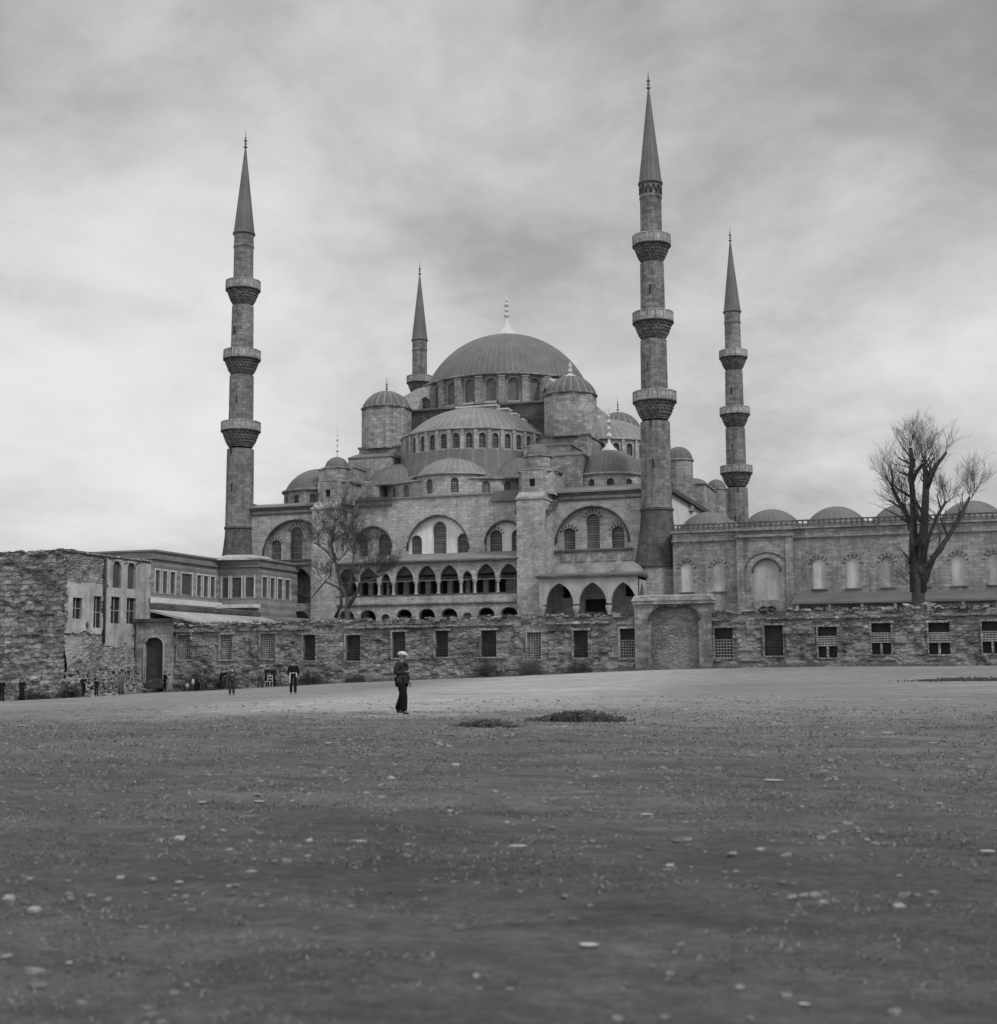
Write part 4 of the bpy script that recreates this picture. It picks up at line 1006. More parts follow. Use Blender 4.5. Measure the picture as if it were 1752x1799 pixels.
m = M(); m.tube([(p[0], YW-.38, p[1]) for p in arch(64.2, 3.3, 3.6, 3.35, 4.3)[2:]], .09, 5); m.build('arch_moulding', STONED, GW)
# left gate
GL = empty('arched_gate', (21.2, YW, -1.7), 'small arched gate with a dark wooden door and projecting cornice, beside the ruined building', 'gate')
m = M(); ad = arch(21.1, -2.3, 1.85, 2.0, 2.75)
m.panel((0, YW-.3, 0), (1, 0, 0), (0, -1, 0), rect(19.35, -2.5, 22.75, 3.95), [ad], 1.3, .4)
m.build('gate_wall', STONE, GL)
m = M(); m.box(19.2, 22.95, YW-.55, YW+1, 3.96, 4.25); m.build('cornice', STONED, GL)
m = M(); m.tube([(p[0], YW-.32, p[1]) for p in [ad[0]]+list(reversed(ad[2:]))+[ad[1]]], .08, 5); m.build('arch_moulding', PLAST, GL)
m = M()
for i in range(9): m.box(20.15+i*.215, 20.15+i*.215+.205, YW+.06, YW+.1+.012*(i % 2), -2.4, 2.8)
m.build('door', WOOD, GL)

# ------------------------------------------------------------------ ruined building
RB = empty('ruined_building', (12, -55, -2.5), 'ruined building of rough stone blocks with plaster patches and tall windows, at the left edge', 'building')
m = M()
us, tops = relief_wall(m, (-6, -59.2, 0), (1, 0, 0), (0, -1, 0), 25.0, lambda u: -3.6, lambda u: 9.25, .2, [], .1, .5, .9, 11, top_rag=.05)
m.build('front_wall', RUBL, RB)
m = M(); XR = 19.0
def yr(px, py): return at(px, py, X=XR)
def hr(p0, q0, p1, q1):
    a = yr(p0, (q0+q1)/2).y; b = yr(p1, (q0+q1)/2).y; c = at((p0+p1)/2, q1, X=XR).z; d = at((p0+p1)/2, q0, X=XR).z
    return (a+59.2, c, b+59.2, d)
opens = [('square', hr(126, 1050, 142, 1087)), ('tall', hr(163, 1048, 177, 1103)), ('tall', hr(193, 1049, 210, 1096)), ('tall', hr(221, 1051, 236, 1096)), ('arch', hr(197, 987, 211, 1033)), ('arch', hr(223, 990, 236, 1035))]
def bul(u, z):
    t = max(0, min(1, (2.9-z)/5.2)); return .55*t*(.5+.8*noise.noise(Vector((u*.5, z*.6, 4))))+.25*t
us2, tops2 = relief_wall(m, (XR, -59.2, 0), (0, 1, 0), (1, 0, 0), 11.4, lambda u: -3.6, lambda u: 9.35-.02*u, .2, [o[1] for o in opens], .06, .16, .9, 13, bulge=lambda u, z: bul(u, z) if z < 2.9 else 0, top_rag=.06)
m.face([(XR, -47.8, -3.6), (5, -47.8, -3.6), (5, -47.8, 9.1), (XR, -47.8, 9.1)], n=Vector((0, 1, 0)))
m.build('side_wall', SIDER, RB)
m = M()
c = 0
while c < 24.6:
    wd = random.uniform(.3, .8); rock(m, (-6+c+wd/2, -59.0+random.uniform(-.1, .4), tops[min(len(tops)-1, int(c/.2))]+.02), wd*.5, int(c*100), flat=.3); c += wd*.7
m.box(XR-.6, XR+.16, -59.2, -47.9, 9.15, 9.3)
m.build('coping_stones', RUBB, RB)
m = M()
for kd, (a, z0, b, z1) in opens: m.box(XR-.2, XR-.18, a-59.22, b-59.18, z0-.02, z1+.02)
for kd, (a, z0, b, z1) in opens:
    o = M(); o.box(XR-.17, XR-.13, a-59.21, b-59.19, z0-.01, z1+.01)
    wn = o.build('window', DARK if kd != 'arch' else DIM, RB)
    fr = M(); yc = (a+b)/2-59.2
    fr.box(XR-.02, XR+.09, a-59.32, b-59.08, z0-.14, z0)
    if kd != 'arch':
        fr.box(XR-.02, XR+.09, a-59.32, b-59.08, z1, z1+.13)
        fr.box(XR-.12, XR-.08, yc-.03, yc+.03, z0, z1); fr.box(XR-.12, XR-.08, a-59.2, b-59.2, (z0+z1)/2-.03, (z0+z1)/2+.03)
    else: fr.tube([(XR+.03, yc+(b-a)/2*math.cos(t), z1-.35+.5*math.sin(t)) for t in [math.pi*i/8 for i in range(9)]], .07, 4)
    fr.build('frame', PLAST, wn)
# plaster coat round the windows, broken at its edges
def plaster_patch(u0, u1, z0, z1, seed, mat, d):
    st = .12; n1, n2 = int((u1-u0)/st), int((z1-z0)/st); m = M(); keep = {}
    for i in range(n1):
        for j in range(n2):
            u, z = u0+(i+.5)*st, z0+(j+.5)*st
            e = min(u-u0, u1-u, z-z0, z1-z)
            if any(h[0]-.03 < u < h[2]+.03 and h[1]-.03 < z < h[3]+.03 for _, h in opens): continue
            if e+.45*noise.fractal(Vector((u*.8, z*.8, seed)), 1, 2, 4) < .1: continue
            if noise.noise(Vector((u*1.3, z*1.3, seed+5))) > .6: continue
            keep[i, j] = 1
    for (i, j) in keep:
        a, b = u0+i*st, z0+j*st
        q = lambda uu, zz: (XR+d+.02*noise.noise(Vector((uu*2, zz*2, 1))), uu-59.2, zz)
        m.face([q(a, b), q(a+st, b), q(a+st, b+st), q(a, b+st)], n=Vector((1, 0, 0)))
        for di, dj, e in ((-1, 0, ((a, b), (a, b+st))), (1, 0, ((a+st, b), (a+st, b+st))), (0, -1, ((a, b), (a+st, b))), (0, 1, ((a, b+st), (a+st, b+st)))):
            if (i+di, j+dj) not in keep:
                p0, p1 = q(*e[0]), q(*e[1]); m.face([p0, p1, (XR-.05,)+p1[1:], (XR-.05,)+p1[0:][1:][:0]+(p0[1], p0[2])] if False else [p0, p1, (XR-.05, p1[1], p1[2]), (XR-.05, p0[1], p0[2])], n=Vector((0, di, dj)))
    m.build('plaster_coat', mat, RB)
plaster_patch(.05, 4.75, 2.9, 6.9, 2, plasterm('pale_plaster', .34, .35, .45), .12)
plaster_patch(4.85, 11.3, 1.9, 9.1, 7, plasterm('grey_plaster', .3, .4, .5), .12)
m = M(); m.tube([(XR+.2, -54.45, 9.1), (XR+.2, -54.45, 2.2)], .1, 6); m.build('drainpipe', IRON, RB)

# rubble heap at the foot of the ruin
m = M(); rnd = random.Random(4)
for i in range(900):
    u = rnd.uniform(-.5, 10.8); d = abs(rnd.gauss(0, .75))
    y = -59.2+u; x = XR+.35+d; z = gz(x, y)+max(0, 2.5-1.9*d)*rnd.random()**1.2
    if y > -50.6 and x > 19.2 and x > 20: continue
    rock(m, (x, y, z), rnd.uniform(.1, .33), i+5000, flat=rnd.uniform(.4, .9), mi=1 if rnd.random() < .2 else 0)
m.build('rubble_heap', [RUBB, HEAP], None, 'heap of broken stones fallen along the foot of the ruined building', 'rubble', kind='stuff')

# ------------------------------------------------------------------ trees
def grow(m, p, d, L, r, depth, rnd, up=.12, spread=.5, kids=(2, 3), seg=4, minr=.006):
    pts = [p.copy()]; rad = [r]; q = p.copy(); dd = d.copy()
    for i in range(seg):
        dd = (dd+Vector((rnd.gauss(0, .13), rnd.gauss(0, .13), rnd.gauss(0, .06)+up))).normalized()
        q = q+dd*(L/seg); pts.append(q.copy()); rad.append(max(minr, r*(1-.55*(i+1)/seg)))
    m.tube(pts, rad, 5 if r > .05 else 3, cap=False)
    if depth <= 0: return
    for k in range(rnd.randint(*kids)+1):
        t = rnd.uniform(.3, 1) if k else 1.0; i = min(seg, max(1, int(t*seg)))
        a = rnd.uniform(0, 2*math.pi); o = dd.orthogonal().normalized(); o = Matrix.Rotation(a, 3, dd) @ o
        nd = (dd+o*rnd.uniform(spread*.6, spread*1.3)).normalized()
        grow(m, pts[i], nd, L*rnd.uniform(.55, .8), rad[i]*rnd.uniform(.5, .72), depth-1, rnd, up, spread, kids, seg, minr)
# right tree: pollarded plane with stumpy limbs and thin regrowth
YT = -36.0
def T(px, py, dy=0): return at(px, py, Y=YT+dy)
TR = empty('pollarded_tree', T(1612, 1057)-Vector((0, 0, 4.5)), 'big bare pollarded tree with thick cut limbs, in front of the courtyard wall', 'tree', 'bare trees behind the rubble wall')
tr = M()
limbs = [([(1612,1150,0),(1613,1060,0),(1614,1020,0),(1613,975,0)], [1.3,1.15,1.0,.5]),
 ([(1608,1040,0),(1605,960,.2),(1605,930,.3),(1604,870,.3),(1600,835,.2),(1603,812,0),(1600,787,0)], [.95,.75,.62,.5,.45,.42,.33]),
 ([(1602,850,.2),(1610,830,.2),(1621,816,.1),(1625,818,0)], [.36,.33,.3,.28]),
 ([(1618,1040,0),(1621,960,-.1),(1624,920,-.2),(1627,860,-.3),(1627,830,-.3),(1624,818,-.3)], [1.0,.85,.7,.6,.5,.35]),
 ([(1627,860,-.3),(1637,835,-.6),(1645,818,-.8),(1663,795,-1.0)], [.55,.45,.4,.22]),
 ([(1600,930,.2),(1592,900,.6),(1578,878,.9),(1568,857,1.2)], [.42,.38,.34,.26]),
 ([(1600,990,0),(1604,955,-.5),(1599,920,-.7)], [.5,.4,.25]),
 ([(1616,1010,0),(1633,940,-.9),(1648,905,-1.3),(1663,880,-1.5)], [.5,.34,.28,.24]),
 ([(1618,1030,0),(1640,980,.5),(1665,945,.9),(1690,903,1.2),(1704,873,1.4)], [.75,.5,.42,.38,.24]),
 ([(1594,900,.6),(1590,893,.8),(1578,888,1)], [.25,.2,.12])]
for pts, rad in limbs: tr.tube([T(*p) for p in pts], [r*.45*(1+.16*noise.noise(Vector((i*1.9, rad[0]*9, 2)))) for i, r in enumerate(rad)], 9)
rnd = random.Random(77)
for pts, rad in limbs[1:]:
    P_ = [T(*p) for p in pts]
    for i in range(1, len(P_)):
        for k in range(1+(i % 2)):
            q = P_[i-1].lerp(P_[i], rnd.random()); d = Vector((rnd.gauss(0, .8), rnd.gauss(0, .5), rnd.uniform(.4, 1.1))).normalized()
            if q.z > 5: grow(tr, q, d, rnd.uniform(.9, 2.0), rad[i]*rnd.uniform(.16, .3), 2, rnd, .08, .5, (1, 2), 4, .012)
            r_ = rad[i]*.5*rnd.uniform(.7, 1.05); c = q+Vector((rnd.gauss(0, 1), rnd.gauss(0, 1), 0)).normalized()*r_*.35
            tr.tube([c-Z*r_*1.3, c-Z*r_*.5, c+Z*r_*.5, c+Z*r_*1.2], [r_*.3, r_*.8, r_*.75, r_*.25], 7)
tr.build('trunk', BARK, TR)
tw = M(); rnd = random.Random(21)
def spray(px, py, dy, n, L, spread, r=.028, lean=0):
    p = T(px, py, dy)
    for i in range(n):
        d = Vector((rnd.gauss(lean, spread), rnd.gauss(0, spread), 1)).normalized()
        grow(tw, p+Vector((rnd.gauss(0, .15), rnd.gauss(0, .15), rnd.gauss(0, .2))), d, L*rnd.uniform(.6, 1.05), r, 3, rnd, .06, .45, (2, 4), 4, .0048)
spray(1600,787,0,7,1.6,.35); spray(1602,820,0,6,1.8,.45); spray(1568,857,1.2,9,1.9,.55,lean=-.35); spray(1578,880,1,6,1.7,.6,lean=-.7)
spray(1592,900,.6,5,1.7,.5,lean=-.4); spray(1624,818,0,7,2.0,.35); spray(1645,818,-.8,6,1.6,.4,lean=.2); spray(1663,880,-1.5,8,1.7,.5,lean=.1)
spray(1648,905,-1.3,4,1.4,.5); spray(1704,873,1.4,8,1.8,.42,lean=.25); spray(1604,870,0,4,1.6,.6); spray(1627,850,0,5,1.5,.6,lean=.3); spray(1600,1010,0,5,1.3,.7,lean=-.9); spray(1596,1025,0,4,1.1,.7,lean=-1.0)
tw.build('crown', TWIG, TR)
# left tree
YL = -24.0
TL = empty('bare_tree', at(610, 1085, Y=YL)-Vector((0, 0, 4)), 'thin bare spreading tree in front of the two storey gallery, left of centre', 'tree', 'bare trees behind the rubble wall')
U2 = lambda px, py, dy=0: at(px, py, Y=YL+dy)
tr = M()
lim2 = [([(612,1150,0),(610,1085,0),(611,1050,0),(600,1030,.5)], [.6,.5,.42,.3]), ([(610,1070,0),(628,1040,-.3),(632,1025,-.5),(655,1018,-.7),(672,1010,-.8)], [.4,.28,.24,.18,.12]),
 ([(604,1040,.3),(590,1030,.8),(572,1022,1),(560,1035,1.2),(548,1050,1.4)], [.3,.2,.17,.13,.08]), ([(611,1050,0),(618,1010,0),(622,975,0),(612,945,0)], [.35,.24,.16,.1]),
 ([(600,1030,.5),(590,990,.9),(582,955,1.1),(588,915,1.2)], [.3,.22,.16,.09]), ([(590,990,.9),(575,970,1.3),(562,960,1.4)], [.18,.13,.08]), ([(590,1085,.4),(600,1060,.3),(598,1040,.2)], [.4,.32,.22])]
for pts, rad in lim2: tr.tube([U2(*p) for p in pts], [r*.6 for r in rad], 8)
tr.build('trunk', plain('pale_bark', .07, .95, .3, 4), TL)
tw2 = M(); rnd = random.Random(5)
def spray2(px, py, dy, n, L, spread, r=.05, lean=0):
    p = U2(px, py, dy)
    for i in range(int(n*1.5)):
        d = Vector((rnd.gauss(lean, spread*1.2), rnd.gauss(0, spread), .7)).normalized()
        grow(tw2, p, d, L*rnd.uniform(.6, 1.1), r*.8, 4, rnd, .05, .52, (2, 3), 4, .0065)
for a in ((588,915,1.2,5,2.0,.5),(582,955,1.1,6,2.1,.6,.05,-.3),(612,945,0,6,2.0,.5),(622,975,0,5,2.0,.6,.05,.4),(562,960,1.4,5,1.8,.6,.05,-.4),(672,1010,-.8,5,1.7,.4,.04,.4),(655,1018,-.7,4,1.8,.4,.04,.3),
          (548,1050,1.4,3,1.3,.6,.04,-.4),(600,1030,.5,4,1.9,.6),(572,1022,1,3,1.7,.5,.05,-.3),(595,985,.9,4,1.8,.6),(632,1025,-.5,3,1.7,.5,.05,.3)): spray2(*a)
tw2.build('crown', plain('pale_twigs', .06, .9, .2, 2), TL)
# ivy-like dark shrub on the roof edge, by the left turret
# ------------------------------------------------------------------ weeds
def bush(x, y, w_, h, label, seed, mat):
    rnd = random.Random(seed); m = M()
    for i in range(int(26*w_)+6):
        px = x+rnd.gauss(0, w_*.4); py = y+rnd.gauss(0, .22); hh = h*rnd.uniform(.35, 1)*math.exp(-((px-x)/w_)**2*.8)
        grow(m, Vector((px, py, gz(px, py)-.05)), Vector((rnd.gauss(0, .45), rnd.gauss(0, .25), 1)).normalized(), max(.15, hh*.5), .016, 3, rnd, .02, .6, (2, 3), 3, .005)
    for i in range(int(260*w_*h)):
        px = x+rnd.gauss(0, w_*.42); py = y+rnd.gauss(0, .22); z_ = gz(px, py)+h*rnd.random()**1.3*.9*math.exp(-((px-x)/w_)**2*.8); e = rnd.uniform(.03, .075)
        c = Vector((px, py, z_)); m.face([c, c+Vector((e, rnd.uniform(-e, e), e*.5)), c+Vector((e*.2, e, e)), c+Vector((-e*.6, e*.3, e*.5))])
    return m.build('shrub', mat, None, label, 'bush', 'bushes along the foot of the wall')
def weed(name, x, y, w_, h, n, label, cat, mat=WEED, seed=0, group=None, z=None):
    rnd = random.Random(seed); m = M(); zz = gz(x, y) if z is None else z
    for i in range(n):
        px = x+rnd.gauss(0, w_*.42); py = y+rnd.gauss(0, w_*.16); hh = h*rnd.uniform(.4, 1)*math.exp(-((px-x)/w_)**2*1.1)
        z0 = (gz(px, py) if z is None else z)-.03; a = rnd.uniform(0, 6.28); ln = rnd.uniform(.1, .45)*hh; dx, dy = math.cos(a)*ln, math.sin(a)*ln
        b = rnd.uniform(.012, .03)*(1+h)
        m.face([(px-b, py, z0), (px+b, py+b*.4, z0), (px+dx*.5+b*.6, py+dy*.5, z0+hh*.65), (px+dx*.5-b*.6, py+dy*.5, z0+hh*.6)])
        m.face([(px+dx*.5-b*.6, py+dy*.5, z0+hh*.6), (px+dx*.5+b*.6, py+dy*.5, z0+hh*.65), (px+dx, py+dy, z0+hh)])
        if rnd.random() < .5:
            c = Vector((px+dx*.6, py+dy*.6, z0+hh*rnd.uniform(.4, .9))); e = rnd.uniform(.03, .07)*(1+h*.5)
            m.face([c, c+Vector((e, rnd.uniform(-e, e), e*.6)), c+Vector((e*.2, e, e)), c+Vector((-e*.6, e*.3, e*.5))])
    return m.build(name, mat, None, label, cat, group)
gnd = lambda px, py, Zg: at(px, py, Z=Zg)
p = gnd(855, 1277, -1.3); weed('weed_clump', p.x, p.y, .75, .2, 600, 'small dark weed clump on the bare ground, left of the wider clump', 'weeds', seed=1)
p = gnd(1015, 1270, -1.3); weed('weed_clump', p.x, p.y, 1.2, .3, 1100, 'wider dark weed mound on the ground right of the small clump', 'weeds', seed=2)
p = at(1700, 1200, Y=-78); weed('weed_clump', p.x, -78, 3.2, .2, 900, 'long low dark strip of weeds near the right edge below the wall', 'weeds', seed=3)
for i, (px, w_, h, lb) in enumerate(((345, 1.5, 1.9, 'broad dark bush against the rubble wall, right of the small arched gate'), (395, 1.1, 1.6, 'dark bush under the second window from the small gate'),
        (475, .8, 1.3, 'small bush against the wall behind the group with the chair'), (548, 1.5, 1.3, 'bush under the wall window, right of the man with the white sash'), (625, 1.2, .9, 'low bush under the wall window left of the man in the white cap'),
        (858, 1.3, 1.5, 'dry bush under the eighth wall window, right of the man in the white cap'), (932, 1.1, 1.5, 'tall pale dry bush against the wall, left of the barred window pair'), (1018, 1.3, 1.1, 'low bush under the last dark window before the walled gateway'))):
    x = at(px, 1180, Y=YW-.6).x
    bush(x, YW-.7, w_, h, lb, 20+i, WEED if px != 932 else GRASSM)
for i, (px, w_, h, lb) in enumerate(((60, 1.9, 1.1, 'wide dark bush at the foot of the ruined building, left'), (125, 1.6, 1.3, 'dark bush at the corner of the ruined building behind the figures'))):
    q = at(px, 1225, Y=-60.2); bush(q.x, -60.2, w_, h, lb, 40+i, WEED)
# grass along wall foot and tops: nobody could count it
m = M(); rnd = random.Random(8)
for i in range(9000):
    x = rnd.uniform(18, 100); top = rnd.random() < .35
    if 60.8 < x < 67.3 and top: continue
    y = YW+(rnd.uniform(-.05, .6) if top else -.25-abs(rnd.gauss(0, .35))); z = (3.75+.0045*(x-20)) if top else gz(x, y)-.02
    if x < 22.8 and top: continue
    if noise.noise(Vector((x*.35, 3 if top else 8, 0))) < -.05: continue
    h = rnd.uniform(.08, .3) if top else rnd.uniform(.06, .4); b = .02; dx = rnd.gauss(0, .06)
    m.face([(x-b, y, z), (x+b, y+.01, z), (x+dx, y+rnd.gauss(0, .05), z+h)])
m.build('wall_grass', GRASSM, None, 'dry grass growing along the foot and on top of the rubble wall', 'grass', kind='stuff')
m = M(); rnd = random.Random(18)
NB = 110000
dd = 3.6+np.random.RandomState(1).rand(NB)**1.15*36; aa = CY_+(np.random.RandomState(2).rand(NB)-.5)*.9
dd = np.where(dd > 39, 39, dd); XX = CO.x+dd*np.sin(aa); YY = CO.y+dd*np.cos(aa); ZZ = ground_arr(XX, YY)
for i in range(NB):
    x, y, d = float(XX[i]), float(YY[i]), float(dd[i])
    q = noise.noise(Vector((x*.35, y*.8, 2)))+.6*noise.noise(Vector((x*1.6, y*3.1, 5)))
    if q < -.1: continue
    v_ = Vector((x, y, 0)); fd = y+145
    z = float(ZZ[i])+.05*noise.fractal(v_*.55, 1, 2, 4)*min(1, max(.25, 1.4-fd/60))+.016*noise.noise(v_*2.6)*max(0, 1-fd/45)-.012
    if d > 30+rnd.random()*12: continue
    h = rnd.uniform(.008, .026)*(1+.03*d); b = .003+.0008*d; t = rnd.uniform(0, 3.14); dx, dy = rnd.gauss(0, .035), rnd.gauss(0, .035)
    m.face([(x-b*math.cos(t), y-b*math.sin(t), z), (x+b*math.cos(t), y+b*math.sin(t), z), (x+dx, y+dy, z+h)], uv=[(0, 0)]*3, mi=(0, 0, 0, 1, 1, 1, 2)[rnd.randrange(7)])
m.build('short_grass', [plain('worn_grass', .17, .95, .3, 2), plain('worn_grass_dark', .11, .95, .3, 2), plain('straw', .22, .95, .3, 2)], None, 'thin short grass scattered over the trampled foreground', 'grass', kind='stuff')
m = M(); rnd = random.Random(55)
for i in range(3500):
    d = 5+rnd.random()**.8*46; a = CY_+rnd.uniform(-.42, .42); x, y = CO.x+d*math.sin(a), CO.y+d*math.cos(a)
    if noise.noise(Vector((x*.4, y*.5, 17))) < -.25: continue
    rock(m, (x, y, gz(x, y)+.0), rnd.uniform(.012, .034)*(.8+d/40), i+9000, flat=rnd.uniform(.2, .42))
m.build('clods', plain('dry_clod', .16, .95, .4, 1.5), None, 'small clods of earth loosened over the open ground', 'earth clods', kind='stuff')
# stones ---------------------------------------------------------------
def pebble(name, px, py, wpx, label=None, Zg=-1.48, mat=PEB, seed=0, fl_=.3):
    p = at(px, py, Z=Zg); 
    for _ in range(4): p = at(px, py, Z=gz(p.x, p.y)-.0)
    if p.y > -50 or (p-CO).length > 110: return None
    d = (p-CO).length; s_ = wpx/2*d/CF
    m = M(); rnd = random.Random(seed)
    m.lathe(0, 0, [(.02, .3*fl_), (.6, .27*fl_), (.95, .12*fl_), (1, 0), (.8, -.3*fl_)], 9, smooth=False, rf=lambda a, j, i: .82+.25*noise.noise(Vector((math.cos(a)*2, math.sin(a)*2, seed*3.3))), sy=rnd.uniform(.55, .8))
    m.v = [(p.x+v[0]*s_, p.y+v[1]*s_, p.z+.008+v[2]*s_*1.1) for v in m.v]
    return m.build(name, mat, None, label, 'stone', 'pale stones scattered on the ground')
big = [(1735,1497,34,'flat pale stone at the right edge of the foreground'),(1035,1662,40,'long pale flat stone low in the foreground, right of centre'),(1413,1767,22,'pale stone at the bottom of the picture, right of centre'),
 (593,1776,26,'pale stone at the bottom of the picture, left of centre'),(122,1694,16,'small pale stone near the lower left corner'),(315,1551,18,'single pale stone in the left foreground'),
 (910,1488,42,'pale flat stone in the middle foreground'),(1303,1436,16,'round pale stone right of centre below the three stones'),(1012,1403,14,'pale stone below the wide weed mound'),(552,1424,14,'bright small stone below the centre left'),
 (1560,1288,24,'pale stone near the right, just below the grass edge'),(1640,1306,16,'small pale stone right of the edge stone'),(655,1258,24,'white stone on the ground left of the man in the white cap'),(577,1306,20,'pale stone in the middle distance, left'),
 (1690,1335,26,'pale flat stone near the right edge, upper'),(1137,1432,28,'long pale stone in the centre right foreground'),(1358,1372,40,'pale low stone streak right of centre'),(455,1409,26,'pair-like pale stone left of centre'),(355,1410,20,'pale stone left of the pair-like one')]
for i, (px, py, wp, lb) in enumerate(big): pebble('stone', px, py, wp, lb, seed=i+1)
pebble('stone', 1163, 1377, 18, 'dark stone alone in the middle of the foreground grass', seed=77, mat=FIND, fl_=.5)
m = M(); rnd = random.Random(33)
for i in range(700):
    d = 5+rnd.random()**1.3*45; a = CY_+rnd.uniform(-.4, .4); x, y = CO.x+d*math.sin(a), CO.y+d*math.cos(a)
    if noise.noise(Vector((x*.22, y*.22, 7))) < -.15: continue
    rock(m, (x, y, gz(x, y)+.0), rnd.uniform(.015, .06)*(.7+d/40), i, flat=.3)
m.build('pebbles', plain('pebble', .2, .9, .4, 1), None, 'small pale pebbles strewn over the open ground', 'pebbles', kind='stuff')

# ------------------------------------------------------------------ people
def skin_mesh(name, V, Ed, root=0, sub=1, extra=None, voxel=None):
    me = bpy.data.meshes.new(name); me.from_pydata([v[0] for v in V], Ed, []); o = bpy.data.objects.new(name, me); COL.objects.link(o)
    md = o.modifiers.new('s', 'SKIN'); md.use_smooth_shade = True; md.branch_smoothing = .4
    for i, v in enumerate(V):
        r = v[1]; sv = me.skin_vertices[0].data[i]; sv.radius = r if isinstance(r, tuple) else (r, r); sv.use_root = (i == root)
    ss = o.modifiers.new('u', 'SUBSURF'); ss.levels = sub; ss.render_levels = sub
    bpy.context.view_layer.update()
    dg = bpy.context.evaluated_depsgraph_get(); ev = o.evaluated_get(dg); nm = bpy.data.meshes.new_from_object(ev)
    vs = [tuple(v.co) for v in nm.vertices]; fs = [list(p.vertices) for p in nm.polygons]
    bpy.data.objects.remove(o); bpy.data.meshes.remove(nm)
    m = M(); m.v = vs; m.f = fs; m.uv = [[(vs[i][0], vs[i][2]) for i in f] for f in fs]; m.mi = [0]*len(fs); m.sm = [True]*len(fs)
    return m
CLOTH = {}
def cloth(v):
    if v not in CLOTH: CLOTH[v] = plain('cloth_%d' % int(v*1000), v, .95, .25, 6, .05)
    return CLOTH[v]
SKIN = plain('skin', .16, .6, .1, 5, .3); HAIR = plain('hair', .03, .8, .2, 8); SHOE = plain('shoe_leather', .03, .5, .1)
def hand(m, w, d, side, r=1.0):
    """palm, four bent fingers and a thumb"""
    d = d.normalized(); s_ = d.cross(Vector((0, 1, 0)));
    if s_.length < .3: s_ = d.cross(Vector((1, 0, 0)))
    s_.normalize(); n = d.cross(s_).normalized()
    m.tube([w-d*.02, w+d*.04, w+d*.09], [.026, .036, .034], 8)
    for i, L in enumerate((.062, .074, .07, .055)):
        b = w+d*.085+s_*(-.026+.0175*i)
        p1 = b+d*L*.45; p2 = p1+(d*.8+n*.6*side).normalized()*L*.33; p3 = p2+(d*.4+n*.9*side).normalized()*L*.3
        m.tube([b, p1, p2, p3], [.0095, .009, .008, .006], 6)
    b = w+d*.03-s_*.03; p1 = b+(d*.6-s_*.7).normalized()*.035; p2 = p1+(d*.9-s_*.2+n*.4*side).normalized()*.028
    m.tube([b, p1, p2], [.012, .0105, .008], 6)
